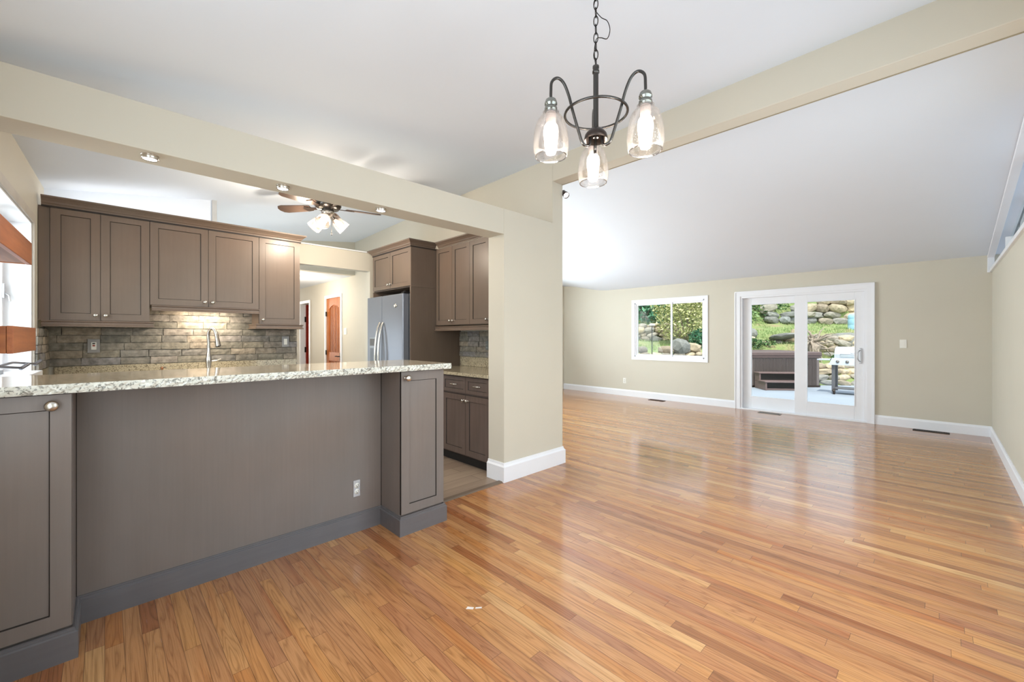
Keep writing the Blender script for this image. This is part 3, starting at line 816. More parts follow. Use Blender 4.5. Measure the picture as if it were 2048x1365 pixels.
s2 = empty('granite_backsplash', (.6, YK, .918), 0, 'dark speckled granite upstand below the brick behind the faucet', 'backsplash')
MB(T(s2)).box(-.30, 1.575, YK-.034, YK-.001, .92, 1.018).build('back_strip', GRAND, s2, .002)
MB(Matrix.Translation((-.6,-YK,-.918)) @ LM()).box(.002, .030, -.60, -.03, .92, 1.018).build('side_strip', GRAND, s2, .002)
tag(MB().prism([(-.33,4.53),(1.575,4.53),(1.575,YK-.002),(-.335,YK-.002)], .887, .918).build('sink_countertop', GRAND, None, .004), 'granite countertop under the brick backsplash, behind the bar', 'countertop')
b_ = empty('sink_base_cabinet', (.6, 4.6, 0), 0, 'brown base cabinets under the sink countertop behind the bar', 'cabinet')
MB(T(b_)).box(-.33, 1.56, 4.57, YK-.005, .1, .886).build('carcass', CAB, b_); MB(T(b_)).box(-.33, 1.56, 4.63, YK-.005, 0, .1).build('toe_kick', DARK, b_)

uc = empty('under_cabinet_lamp', (.72, 4.98, 1.548), 0, 'slim lamp under the short upper cabinet above the faucet', 'lamp')
MB().box(-.18, .18, -.03, .03, -.016, 0).build('housing', WHITE, uc, .002)
MB().box(-.17, .17, -.024, .024, -.019, -.016).build('lens', PUCKE, uc)
light('under_cabinet_light', 'AREA', (.72, 4.98, 1.520), 5, (1, .86, .68), .34, .05, (0, .35, -1))
tl = empty('cabinet_top_lamp', (.2, 5.05, 2.31), 0, 'strip lamp lying on top of the cabinets over the sink, lighting the white wall', 'lamp')
MB().box(-.45, .45, -.015, .015, -.01, .01).build('strip', PUCKE, tl)
light('cabinet_top_light', 'AREA', (.25, 5.02, 2.33), .5, (.95, .97, 1), 1.1, .04, (0, .3, 1))
# faucet
fx, fy = .725, 4.98
fa = empty('kitchen_faucet', (fx, fy, .919), 0, 'brushed nickel pull-down kitchen faucet behind the granite bar', 'faucet')
mb = MB(); mb.lathe([(0,0),(.030,0),(.030,.008),(.024,.014),(.021,.05),(.027,.10),(.027,.13),(.021,.17),(.015,.20),(.0135,.24)], 24); mb.build('body', NICKEL, fa)
path = [(0, 0, .23), (0,0,.30), (-.004,-.004,.36), (-.0,-.008,.40), (.012,-.02,.425), (.028,-.036,.43), (.042,-.05,.41), (.05,-.058,.38)]
mb = MB(); mb.tube(path, [.0135,.0135,.0135,.0135,.0135,.0138,.014,.015], 14); mb.build('spout', NICKEL, fa)
mb = MB(); mb.tube([(.05,-.058,.382), (.056,-.064,.35), (.062,-.070,.30), (.066,-.074,.262)], [.015,.017,.020,.023], 16); mb.build('spray_head', NICKEL, fa)
mb = MB(); mb.tube([(.064,-.072,.266), (.0665,-.0745,.255)], .021, 16); mb.build('nozzle', BLACK, fa)
mb = MB(); mb.tube([(.02, -.0, .11), (.05, .0, .112), (.075, 0, .118), (.10, 0, .135)], [.012,.010,.008,.007], 10); mb.build('lever', NICKEL, fa)
so = empty('soap_dispenser', (.38, 5.02, .919), 0, 'small copper coloured soap dispenser top left of the faucet', 'dispenser')
mb = MB(); mb.lathe([(0,0),(.018,0),(.018,.02),(.008,.03),(.008,.055),(.013,.06),(.013,.07),(0,.074)], 16); mb.build('pump', plain('copper_metal', rgb(176,128,100), .3, .9), so)
mb = MB(); mb.tube([(0,0,.064), (.02,-.02,.066), (.03,-.03,.058)], .005, 8); mb.build('spout', NICKEL, so)

# ------------------------------------------------------------------ refrigerator
fr = empty('refrigerator', (2.44, 5.035, 0), RX, 'stainless steel side-by-side refrigerator with water dispenser', 'refrigerator')
FW = .872
SIDE = plain('fridge_side_grey', rgb(120,122,124), .45, .3)
MB().box(.0, FW, .01, .66, .02, 1.76).build('case', SIDE, fr, .004)
MB().box(.02, FW-.02, .02, .6, 0, .02).build('base', BLACK, fr)
spl = .385
dl = MB().box(.0, spl-.003, -.075, .006, .06, 1.755).build('freezer_door', STEEL, fr, .010)
dr = MB().box(spl+.003, FW, -.075, .006, .06, 1.755).build('fridge_door', STEEL, fr, .010)
mb = MB()
for a, lean in ((spl-.035, -.004), (spl+.035, .004)):
    d_ = dl if a < spl else dr
    mb = MB(); pts = []; n = 14
    for i in range(n+1):
        t = i/n; z = .62+t*.82; pts.append((a+lean, -.079-math.sin(PI*t)**.6*.062, z))
    mb.tube(pts, .0125, 12); mb.build('handle', NICKEL, d_)
MB().box(.065, .285, -.0785, -.0745, .88, 1.26).build('dispenser_frame', plain('dispenser_grey', rgb(150,154,160), .35, .5), dl, .002)
MB().box(.085, .265, -.082, -.078, 1.16, 1.245).build('dispenser_panel', plain('dispenser_dark_panel', rgb(92,90,92), .25), dl, .001)
MB().box(.085, .265, -.081, -.078, .905, 1.13).build('dispenser_recess', plain('dispenser_recess_grey', rgb(104,110,120), .3), dl, .001)
mb = MB(); mb.lathe([(0,0),(.024,0),(.024,.003),(0,.004)], 20, (FW-.16, -.0765, 1.625), axis=(0,-1,0)); mb.box(FW-.20, FW-.12, -.0785, -.0755, 1.612, 1.632)
mb.build('badge', NICKEL, dr)
mb = MB(); mb.box(FW-.06, FW, -.06, .03, 1.757, 1.775); mb.tube([(FW-.03, -.03, 1.757), (FW-.03, -.03, 1.785)], .012, 10); mb.build('hinge_cover', BLACK, fr, .002)

# ------------------------------------------------------------------ peninsula
pn = empty('peninsula', (.66, YH, 0), 0, 'grey-brown stained bar peninsula with two door-fronted end columns', 'kitchen island')
TP = T(pn)
MB(TP).box(-.42, 1.66, YH, YH+.20, 0, 1.05).build('back_panel', PEN, pn)
mb = MB(TP); mb.box(-.42, -.091, 2.42, YH, 0, 1.05); mb.build('column', PEN, pn, .001)
mb = MB(TP); mb.box(1.351, 1.679, 2.42, YH+.2, 0, 1.05); mb.build('column', PEN, pn, .001)
MB(TP).box(-.093, -.088, YH-.004, YH+.001, .12, 1.049).build('seam', DARK, pn)
MB(TP).box(1.348, 1.353, YH-.004, YH+.001, .12, 1.049).build('seam', DARK, pn)
PM = [PEN, DARK]
def pdoor(x0, x1, kx, kz, z1=1.046):
    d = shaker('door', x0-.66, x1-.66, .128, z1, PM, pn, b0=2.42-YH, fr=.058); 
    m = knob(d, kx-x0, kz-.128); m.scale = (1.35,)*3
pdoor(-.40, -.092, -.147, 1.003); pdoor(1.352, 1.679, 1.388, 1.003)
PB = [(0,0),(0,.122),(.006,.122),(.006,.116),(.010,.114),(.010,.108),(.016,.104),(.016,0)]
PB = [(-a, z) for a, z in PB]
mb = MB(TP); mb.sweep([(-.42,2.40),(-.091,2.40),(-.091,YH),(1.351,YH),(1.351,2.40),(1.679,2.40),(1.679,2.66)], PB); mb.build('base_moulding', PENB, pn)
bt = MB(); bt.prism([(-.45,2.358),(1.710,2.358),(1.706,2.99),(-.45,2.99)], 1.0512, 1.0878)
def rough_edge(p0, p1, out, n):        # chiselled rock face along one side of the slab
    vs = []; rows = ((1.0512,0),(1.060,1),(1.070,1.25),(1.080,1),(1.0878,0)); rn = random.Random(n)
    for i in range(n+1):
        t = i/n; x = p0[0]+(p1[0]-p0[0])*t; y = p0[1]+(p1[1]-p0[1])*t
        for z, k in rows:
            d = (.004+rn.uniform(-.0035,.0045))*k+(rn.uniform(0,.002) if k == 0 else 0)
            vs.append((x+out[0]*d, y+out[1]*d, z+(rn.uniform(-.0025,.0025) if k else 0)))
    fs = []
    for i in range(n):
        for k in range(4): a = i*5+k; fs.append((a, a+5, a+6, a+1))
    bt.add(vs, fs, 1)
rough_edge((-.45,2.3578), (1.7102,2.3578), (0,-1), 170); rough_edge((1.7102,2.3578), (1.7062,2.99), (1,0), 50)
bo = bt.build('granite_bar_top', [BARTOP, GRAN], None, 0); tag(bo, 'polished granite bar top on the grey peninsula', 'countertop')
for p in bo.data.polygons:
    if abs(p.normal.z) < .5: p.material_index = 1

# ------------------------------------------------------------------ outlets, switches
def plate(name, M, w, h, kind, label, cat='outlet', mat=WHITEP, inner=None):
    r = empty(name, (0,0,0), 0, label, cat); r.matrix_world = M
    MB().box(-w/2, w/2, -.006, 0, -h/2, h/2).build('plate', mat, r, .0015)
    if kind == 'outlet':
        for s in (-1, 1):
            mb = MB(); mb.lathe([(0,0),(.0165,0),(.0165,.003),(0,.003)], 20, (0,-.006, s*.0195), axis=(0,-1,0)); f = mb.build('socket', inner or WHITEP, r)
            mb = MB(); mb.box(-.0075, -.005, -.0098, -.0088, s*.0195-.001, s*.0195+.008); mb.box(.005, .0075, -.0098, -.0088, s*.0195-.001, s*.0195+.008)
            mb.lathe([(0,0),(.003,0),(.003,.001),(0,.001)], 8, (0,-.0089, s*.0195-.008), axis=(0,-1,0)); mb.build('slots', BLACK, f)
    elif kind == 'decora':
        MB().box(-.0165, .0165, -.009, -.005, -.033, .033).build('rocker', inner or WHITEP, r, .001)
    elif kind == 'gfci':
        s_ = MB().box(-.0165, .0165, -.009, -.005, -.033, .033).build('socket', WHITEP, r, .001)
        MB().box(-.008, .008, -.0105, -.0088, -.004, .010).build('reset_button', plain('reset_red', rgb(150,60,40), .4), s_)
        MB().box(-.009, .009, -.0100, -.0088, .016, .026).build('slots', BLACK, s_)
    return r
RFX = Matrix.Rotation(-PI/2, 4, 'Z')
plate('wall_outlet', Matrix.Translation((XF, 4.76, .325)) @ RFX, .07, .115, 'outlet', 'white wall outlet low on the far wall left of the window')
plate('light_switch', Matrix.Translation((XF, .37, 1.17)) @ RFX, .072, .118, 'decora', 'white light switch on the far wall right of the sliding door', 'switch')
plate('peninsula_outlet', Matrix.Translation((1.178, YH, .28)), .045, .105, 'outlet', 'bare white outlet on the peninsula panel', mat=ALUM)
plate('backsplash_outlet', Matrix.Translation((-.068, YK-.036, 1.19)), .078, .118, 'gfci', 'outlet with grey plate on the brick left of the faucet', mat=plain('grey_plate', rgb(150,148,146), .5))
plate('backsplash_switch', Matrix.Translation((1.455, YK-.036, 1.215)), .072, .118, 'decora', 'grey-plated switch on the brick right of the faucet', 'switch', mat=plain('grey_plate_2', rgb(150,150,152), .5))
plate('counter_outlet', Matrix.Translation((XR-.036, 3.60, 1.17)) @ RFX, .05, .10, 'outlet', 'small outlet on the brick above the right-hand counter', mat=plain('grey_plate_3', rgb(120,124,122), .5), inner=plain('grey_socket', rgb(150,154,150), .5))
plate('hall_switch', Matrix.Translation((XR, 7.6, 1.37)) @ RFX, .12, .12, 'decora', 'white switch plate on the hall wall right of the arched door', 'switch')

mb = MB(); mb.prism([(1.205,1.545),(1.228,1.520),(1.240,1.528),(1.222,1.553)], .0004, .0008); mb.prism([(1.238,1.516),(1.262,1.497),(1.268,1.506),(1.246,1.523)], .0004, .0008)
tag(mb.build('paint_smudge', plain('dried_white_paint', rgb(225,215,208), .6)), 'small smear of dried white paint on the oak floor in front of the peninsula', 'paint stain')
# ------------------------------------------------------------------ floor registers
def register(y0, y1, x0, x1, mat, label, slots=10):
    r = empty('floor_register', ((x0+x1)/2, (y0+y1)/2, 0), 0, label, 'vent')
    mb = MB(T(r)); mb.box(x0, x1, y0, y0+.012, 0, .006); mb.box(x0, x1, y1-.012, y1, 0, .006); mb.box(x0, x0+.012, y0, y1, 0, .006); mb.box(x1-.012, x1, y0, y1, 0, .006)
    mb.build('frame', mat, r)
    mb = MB(T(r))
    for i in range(slots):
        y = y0+.014+(y1-y0-.03)*i/slots; mb.box(x0+.01, x1-.01, y, y+.006, .001, .005)
    mb.build('grille', mat, r)
    MB(T(r)).box(x0+.01, x1-.01, y0+.01, y1-.01, .0002, .0008).build('duct_opening', DARK, r)
register(3.80, 4.11, 7.82, 7.94, plain('brown_vent_metal', rgb(70,46,34), .5, .5), 'brown floor register below the far window', 14)
register(1.82, 2.14, 7.82, 7.94, plain('nickel_vent_metal', rgb(150,148,142), .35, .7), 'silver floor register in front of the sliding door', 14)
register(-.08, .27, 7.86, 7.97, plain('black_vent_metal', rgb(34,32,30), .5, .5), 'black floor register at the right end of the far wall', 14)

# ------------------------------------------------------------------ hall doors
def hinge(p, y, z, x=XR-.012): MB(T(p)).box(x-.004, x+.012, y-.014, y+.014, z-.045, z+.045).build('hinge', BLACK, p)
hd = empty('door_2', (XR, 8.16, 0)); hd['kind'] = 'structure'
mb = MB(T(hd)); mb.box(XR-.016, XR, H1-.06, H1, 0, 2.08); mb.box(XR-.016, XR, H2, H2+.06, 0, 2.08); mb.box(XR-.016, XR, H1, H2, 2.02, 2.08); mb.build('door_casing', WHITE, hd, .002)
# arched plank door: frame with recessed plank panels
mb = MB(T(hd)); xd = XR+.012
mb.box(xd+.012, xd+.035, H1, H2, .005, 2.02)
st = .10
mb.box(xd, xd+.02, H1, H1+st, .005, 2.02); mb.box(xd, xd+.02, H2-st, H2, .005, 2.02)
mb.box(xd, xd+.02, H1+st, H2-st, .005, .12); mb.box(xd, xd+.02, H1+st, H2-st, .80, .97)
w_ = H2-H1-2*st; n = 14
for i in range(n):
    y0 = H1+st+w_*i/n; y1 = y0+w_/n; t = ((i+.5)/n-.5)*2
    za = 1.80+.09*(1-t*t); mb.box(xd, xd+.02, y0, y1, za, 2.02)
slab = mb.build('door_slab', DOORW, hd)
mb = MB(T(hd)); n = 7
for i in range(n):
    y = H1+st+w_*(i+.5)/n
    if i: mb.box(xd+.006, xd+.0135, y-w_/n/2-.005, y-w_/n/2+.005, .12, .80); mb.box(xd+.006, xd+.0135, y-w_/n/2-.005, y-w_/n/2+.005, .97, 1.80+.07)
mb.build('plank_grooves', plain('groove_brown', rgb(96,44,18), .6), slab)
hinge(hd, H2-.002, 1.72); hinge(hd, H2-.002, .98-.02)
hinge(hd, H2-.002, .25)
mb = MB(T(hd)); mb.tube([(xd, H1+.06, .90), (xd-.05, H1+.06, .90), (xd-.055, H1+.10, .905), (xd-.055, H1+.17, .90)], .009, 8); mb.box(xd-.006, xd, H1+.04, H1+.08, .82, .97); mb.build('door_handle', BLACK, hd)
gd = empty('door_3', (XR, 9.7, 0)); gd['kind'] = 'structure'
mb = MB(T(gd)); mb.box(XR-.016, XR, G1-.06, G1, 0, 2.06); mb.box(XR-.016, XR, G2, G2+.06, 0, 2.06); mb.box(XR-.016, XR, G1, G2, 2.0, 2.06)
mb.box(XR, XB, G2-.012, G2+.0, 0, 2.0); mb.box(XR, XB, G1, G1+.012, 0, 2.0); mb.build('door_casing', WHITE, gd, .002)
ds = MB(T(gd)).box(XR+.10, XR+.82, G2-.05, G2-.0125, .01, 1.99).build('door_slab', DOORR, gd)
for z in (1.66, .98): MB(T(gd)).box(XR+.075, XR+.102, G2-.05, G2-.012, z-.06, z+.06).build('hinge', BLACK, gd)
struct('wall_bedroom', MB().box(XB, 5.2, 11.0, 11.1, 0, 2.4).box(XB, 5.2, 9.0, 9.1, 0, 2.4).box(5.2, 5.3, 9.0, 11.1, 0, 2.4).box(XB, 5.2, 9.0, 11.1, 2.4, 2.5).box(XB, 5.2, 9, 11.1, -.1, 0), WALL)
struct('trim_6', MB().box(XB, XB+1.2, H1-.3, H2+.3, 0, 2.2), WALL) if False else None
# opening casing at the kitchen end of the brick wall
struct('trim_7', MB().box(1.578, 1.61, YK-.02, YK+.13, 0, 2.12), plain('opening_trim', rgb(196,188,174), .5))

# ------------------------------------------------------------------ hall ceiling light
hc = empty('hall_ceiling_light', (2.30, 8.05, 2.35), 0, 'round clear glass ceiling light with bulb in the hallway', 'lamp')
mb = MB(); mb.lathe([(0,0),(.17,0),(.17,-.012),(.15,-.02),(0,-.02)], 28); mb.build('canopy', NICKEL, hc)
mb = MB(); mb.lathe([(.10,-.02),(.115,-.06),(.115,-.16),(.09,-.22),(.05,-.24)], 24); mb.build('glass_shade', SEED, hc, solid=.003)
mb = MB(); mb.lathe([(0,-.03),(.02,-.03),(.02,-.06),(.032,-.09),(.036,-.12),(.025,-.15),(0,-.16)], 16); bl = mb.build('bulb', BULB, hc)
mb = MB(); mb.lathe([(0,-.275),(.05,-.27),(.06,-.245),(.06,-.235),(0,-.235)], 20); mb.build('finial', plain('amber_metal', rgb(120,80,40), .3, .8), hc)
light('hall_bulb_light', 'POINT', (2.30, 8.05, 2.02), 40, (1, .9, .76), .05)

# ------------------------------------------------------------------ puck lights under the header
for x in (.160, .760, 1.385):
    first = (x == .160)
    r = empty('puck_light', (x, 2.735, 2.168), 0, {.160: 'round puck light on the header underside, leftmost of the three', .760: 'round puck light on the header underside, middle of the three', 1.385: 'round puck light on the header underside beside the fan blade'}[x], 'lamp', 'puck lights under the header')
    if first:
        mb = MB(); mb.lathe([(.034,-.004),(.034,-.017),(.031,-.020),(.028,-.018),(.028,0),(.036,0),(.036,-.003),(.034,-.004)], 28); ring_me = mb.build('ring', NICKEL, r).data
        mb = MB(); mb.lathe([(0,-.0175),(.0285,-.0175),(.0285,-.012)], 24); lens_me = mb.build('lens', PUCKE, r).data
    else:
        place('ring', ring_me, r); place('lens', lens_me, r)
    light('puck_spot', 'SPOT', (x, 2.735, 2.135), 9, (1, .93, .84), .03, direction=(0,0,-1), spot=2.2)

# ------------------------------------------------------------------ ceiling fan
fxx, fyy = 1.575, 4.22
fz = zk(fxx, fyy)
fz -= .055
fn = empty('ceiling_fan', (fxx, fyy, fz), 0, 'dark ceiling fan with glass light shades beyond the header', 'fan')
mb = MB(); mb.lathe([(0,.06),(.08,.06),(.08,-.02),(.06,-.03),(.06,-.06),(.10,-.075),(.125,-.11),(.125,-.17),(.10,-.205),(0,-.21)], 32); mb.build('motor_housing', PEWTER, fn)
mb = MB(); mb.lathe([(0,-.20),(.055,-.20),(.06,-.24),(.05,-.265),(0,-.27)], 24); mb.build('light_kit', NICKEL, fn)
for aa in (60, -12, -84, 132, -156):
    v_ = Vector((math.cos(YAW), math.sin(YAW), 0))*math.cos(math.radians(aa))+Vector((math.sin(YAW), -math.cos(YAW), 0))*math.sin(math.radians(aa))
    an = math.atan2(v_.y, v_.x)
    Mb = Matrix.Rotation(an, 4, 'Z') @ Matrix.Translation((0,0,-.185)) @ Matrix.Rotation(math.radians(12), 4, 'X')
    mb = MB(Mb); mb.prism([(.17,-.045),(.22,-.055),(.45,-.068),(.49,-.055),(.51,-.02),(.51,.02),(.49,.055),(.45,.068),(.22,.055),(.17,.045)], -.004, .004)
    bl_ = mb.build('blade', BLADE, fn)
    mb = MB(Mb); mb.prism([(.10,-.018),(.15,-.02),(.22,-.045),(.25,0),(.22,.045),(.15,.02),(.10,.018)], -.010, -.004); mb.build('blade_bracket', BRONZE, bl_)
SHADE = glass('fan_glass', .7, (1,.93,.88,1), True, .2)
for k, an in enumerate((232, 125, 350)):
    a = math.radians(an); d = Vector((math.cos(a)*.75, math.sin(a)*.75, -.62)).normalized()
    c = Vector((0,0,-.245))+d*.05
    mb = MB(); mb.lathe([(.018,0),(.022,.02),(.030,.03)], 20, c, axis=d); sk = mb.build('lamp_socket', NICKEL, fn)
    mb = MB(); mb.lathe([(.030,.03),(.050,.055),(.062,.11),(.066,.155)], 24, c, axis=d); mb.build('glass_shade', SHADE, fn, solid=.003)
    mb = MB(); mb.lathe([(0,.03),(.016,.03),(.018,.05),(.030,.075),(.033,.10),(.022,.125),(0,.13)], 16, c, axis=d); mb.build('bulb', BULB, fn)
    p = Vector((fxx, fyy, fz))+c+d*.20; light('fan_bulb_light', 'POINT', p, 17, (1, .88, .72), .04)
mb = MB(); mb.tube([(.03,-.02,-.26), (.03,-.02,-.43)], .0015, 6); mb.lathe([(0,.0),(.006,-.008),(.008,-.02),(0,-.03)], 10, (.03,-.02,-.43)); mb.build('pull_chain', PEWTER, fn)

# ------------------------------------------------------------------ spot on the divider wall
sl = empty('wall_spotlight', (XB, 2.69, 2.76), 0, 'small bronze spotlight at the top of the divider wall end', 'lamp')
mb = MB(); mb.lathe([(0,0),(.03,0),(.03,.008),(0,.010)], 16, (0,.03,.0), axis=(1,0,0)); mb.tube([(.008,.03,0), (.03,.02,0), (.035,.0,-.01)], .006, 8); mb.build('mount', BRONZE, sl)
dd = Vector((-.22,-.72,-.66)).normalized()
mb = MB(); mb.lathe([(0,0),(.02,0),(.024,.01),(.024,.03),(.033,.07),(.033,.085),(.030,.085),(.028,.07)], 20, (.036,.0,-.012), axis=dd); mb.build('lamp_head', BRONZE, sl)
mb = MB(); mb.lathe([(0,.074),(.0285,.074)], 20, (.036,.0,-.012), axis=dd); mb.build('lens', SPOTE, sl)
light('wall_spot_light', 'SPOT', Vector((XB,2.69,2.76))+Vector((.036,0,-.012))+dd*.09, 14, (1,.92,.82), .03, direction=dd, spot=1.6)

# ------------------------------------------------------------------ chandelier
RV = Vector((math.sin(YAW), -math.cos(YAW), 0)); FV = Vector((math.cos(YAW), math.sin(YAW), 0))
cc = RV*.333+FV*1.66
ch = empty('chandelier', (cc.x, cc.y, 2.0), 0, 'three-light dark metal chandelier with seeded glass bell shades', 'chandelier')
Z0 = 2.0
def cp(a_deg, rad, z):     # polar point around the stem: 0 deg = away from camera, clockwise to the right
    a = math.radians(a_deg); v = FV*math.cos(a)*rad+RV*math.sin(a)*rad; return Vector((v.x, v.y, z-Z0))
ceil_z = zk(cc.x, cc.y)
mb = MB(); mb.lathe([(0,ceil_z-Z0+.005),(.065,ceil_z-Z0+.005),(.065,ceil_z-Z0-.02),(.05,ceil_z-Z0-.032),(.015,ceil_z-Z0-.04),(0,ceil_z-Z0-.04)], 28); mb.build('canopy', WHITE, ch)
mb = MB(); zt = ceil_z-Z0-.03; zb = 2.34-Z0; nL = int((zt-zb)/.031); step = (zt-zb)/nL
for i in range(nL):
    z = zb+step*(i+.5); R_ = Matrix.Rotation(PI/2*(i % 2)+.35, 3, 'Z'); pts = []
    for k in range(16):
        th = 2*PI*k/16; pts.append(R_ @ Vector((.0085*math.cos(th), 0, .0205*math.sin(th)))+Vector((0,0,z)))
    mb.tube(pts, .0019, 6, closed=True)
mb.build('chain', BLACK, ch)
def S(pts, n=8):     # Catmull-Rom
    P = [Vector(p) for p in pts]; P = [P[0]*2-P[1]]+P+[P[-1]*2-P[-2]]; out = []
    for i in range(1, len(P)-2):
        for k in range(n):
            t = k/n; out.append(.5*((2*P[i])+(-P[i-1]+P[i+1])*t+(2*P[i-1]-5*P[i]+4*P[i+1]-P[i+2])*t*t+(-P[i-1]+3*P[i]-3*P[i+1]+P[i+2])*t**3))
    out.append(P[-2]); return out
ca_ = [Vector((.004,0,zt))]
z = zt; k = 0
while z > .555:
    ca_.append(Vector(((-1)**k*.007, .004, z))); z -= .055; k += 1
rr = RV
ca_ += [rr*.02+Vector((0,0,.54)), rr*.045+Vector((0,0,.525)), rr*.056+Vector((0,0,.49)), rr*.045+Vector((0,0,.455)), rr*.02+Vector((0,0,.458)), rr*.002+Vector((0,0,.452)), rr*-.006+Vector((0,0,.40)), Vector((0,0,.34))]
mb = MB(); mb.tube(S(ca_, 6), .0017, 6); mb.build('power_cord', BLACK, ch)
mb = MB(); mb.tube([(0,0,.06), (0,0,.315)], .0105, 14); mb.lathe([(.0105,.315),(.014,.318),(.014,.326),(.010,.330),(.013,.336),(.013,.345),(0,.35)], 16); mb.build('stem', PEWTER, ch)
mb = MB(); mb.lathe([(.0,.098),(.012,.098),(.030,.090),(.043,.072),(.047,.052),(.045,.050),(.030,.085),(0,.09)], 28); mb.build('hub', BRONZE, ch)
mb = MB(); mb.tube([Vector((math.cos(t/48*2*PI)*.122, math.sin(t/48*2*PI)*.122, .155)) for t in range(48)], .0052, 10, closed=True); mb.build('ring', PEWTER, ch)
for an in (128, 8, 248):
    P = [cp(an, .026, 2.045+.03), cp(an, .027, 2.035), cp(an, .040, 2.022), cp(an, .062, 2.030), cp(an, .080, 2.075), cp(an, .105, 2.145), cp(an, .122, 2.20), cp(an, .145, 2.245), cp(an, .172, 2.258), cp(an, .196, 2.238), cp(an, .200, 2.20), cp(an, .200, 2.165)]
    mb = MB(); mb.tube(S(P, 6), .0056, 10); arm = mb.build('arm', PEWTER, ch)
    c = cp(an, .2, 2.0)
    mb = MB(); mb.lathe([(0,.178),(.010,.176),(.020,.168),(.024,.156),(.024,.150),(.019,.146),(.019,.141),(.024,.137),(.024,.128),(.020,.122)], 24, c); mb.build('lamp_holder', plain('holder_nickel', rgb(150,152,146), .22, 1) if an == 128 else bpy.data.materials['holder_nickel'], arm)
    mb = MB(); mb.lathe([(.020,.126),(.030,.121),(.028,.113),(.037,.105),(.049,.090),(.057,.070),(.0625,.042),(.0655,.012),(.066,-.010),(.0635,-.030),(.058,-.046)], 36, c); gs = mb.build('glass_shade', SEED, ch, solid=.0028)
    mb = MB(); mb.tube([c+Vector((math.cos(t/40*2*PI)*.058, math.sin(t/40*2*PI)*.058, -.046)) for t in range(40)], .0021, 8, closed=True); mb.build('rim', glass('rim_glass', .9, (1,1,1,1), False, .5) if an == 128 else bpy.data.materials['rim_glass'], gs)
    mb = MB(); mb.lathe([(0,.12),(.019,.12),(.019,.078),(0,.078)], 20, c); mb.build('bulb_socket', plain('socket_white', rgb(226,206,196), .5) if an == 128 else bpy.data.materials['socket_white'], ch)
    mb = MB(); mb.lathe([(.0,.080),(.018,.080),(.026,.068),(.029,.050),(.028,.030),(.025,.010),(.023,-.02),(.017,-.036),(0,-.04)], 24, c); mb.build('bulb', BULB, ch)
    light('chandelier_bulb_light', 'POINT', Vector(ch.location)+c+Vector((0,0,-.075)), 5, (1,.9,.78), .03)

# ------------------------------------------------------------------ outside
def W(r, f, z=0):
    p = RV*r+FV*f; return Vector((p.x, p.y, z))
def U(u, f, z=0): return W((u-1024)/F_PX*f, f, z)
ROFF = Matrix((RV.to_4d(), FV.to_4d(), (0,0,1,0), (0,0,0,1))).transposed()
ROFF = Matrix(((RV.x, FV.x, 0, 0), (RV.y, FV.y, 0, 0), (0,0,1,0), (0,0,0,1)))
PZ = -.10
tag(MB().prism([(-9,-12),(XF+.15,-12),(XF+.15,-.65),(-9,-.65)], PZ-.2, PZ-.02).build('bounce_ground', CONC), kind='structure')  # unseen pale ground, added to bounce light up to the soffit
tag(MB().prism([(XF+.16,-5),(16.5,-5),(16.5,7.5),(XF+.16,9.5)], PZ-.2, PZ).build('patio', CONC), kind='structure')

def lerp(P, x):
    if x <= P[0][0]: return P[0][1]
    for (a, za), (b, zb) in zip(P, P[1:]):
        if x <= b: return za+(zb-za)*(x-a)/max(b-a, 1e-6)
    return P[-1][1]
PR = [(11.6,-.25),(12.4,.42),(13.5,.62),(13.75,1.28),(17,1.80),(17.3,2.60),(19,3.1),(26,6.0)]
PMid = [(12.6,-.25),(13.1,.5),(13.4,1.0),(14,1.2),(17,1.80),(17.3,2.35),(19,2.9),(26,6.0)]
PL = [(10.6,-.25),(11.3,.62),(12,.84),(15,1.12),(15.3,1.55),(18,2.2),(26,5.5)]
def tz(r, f):
    u = 1024+F_PX*r/f
    a = lerp(PL, f); b = lerp(PMid, f); c = lerp(PR, f)
    if u < 1440: z = a
    elif u < 1490: t = (u-1440)/50; z = a*(1-t)+b*t
    elif u < 1600: z = b
    elif u < 1640: t = (u-1600)/40; z = b*(1-t)+c*t
    else: z = c
    return z+noise.noise(Vector((r*1.7, f*1.7, 0)))*.09
mb = MB(); nx, ny = 90, 90; vs = []; fs = []
for j in range(ny+1):
    f = 10.4+(27-10.4)*(j/ny)**1.25
    for i in range(nx+1):
        r = -1.5+(19.5)*i/nx
        vs.append(W(r, f, tz(r, f)))
for j in range(ny):
    for i in range(nx):
        k = j*(nx+1)+i; fs.append((k, k+1, k+nx+2, k+nx+1))
mb.add(vs, fs, 0, True)
tg = mb.build('garden_ground', GROUND); tg['kind'] = 'structure'

def stone(mb, c, sx, sy, sz, rnd, mat=0, sub=2):
    bm = bmesh.new(); bmesh.ops.create_icosphere(bm, subdivisions=sub, radius=1)
    off = Vector((rnd.uniform(0,50), rnd.uniform(0,50), rnd.uniform(0,50)))
    R_ = Matrix.Rotation(rnd.uniform(-.25,.25), 3, 'X') @ Matrix.Rotation(rnd.uniform(-.25,.25), 3, 'Y') @ Matrix.Rotation(-PI/4+rnd.uniform(-.5,.5), 3, 'Z')
    vs = []
    for v in bm.verts:
        p = v.co.copy(); m = max(abs(p.x), abs(p.y), abs(p.z)); p = p*(.55+.45/m*.8)
        p *= 1+.22*noise.noise(p*1.3+off)
        p = R_ @ Vector((p.x*sx, p.y*sy, p.z*sz)); vs.append(p+c)
    mb.add(vs, [[v.index for v in f.verts] for f in bm.faces], mat, False); bm.free()

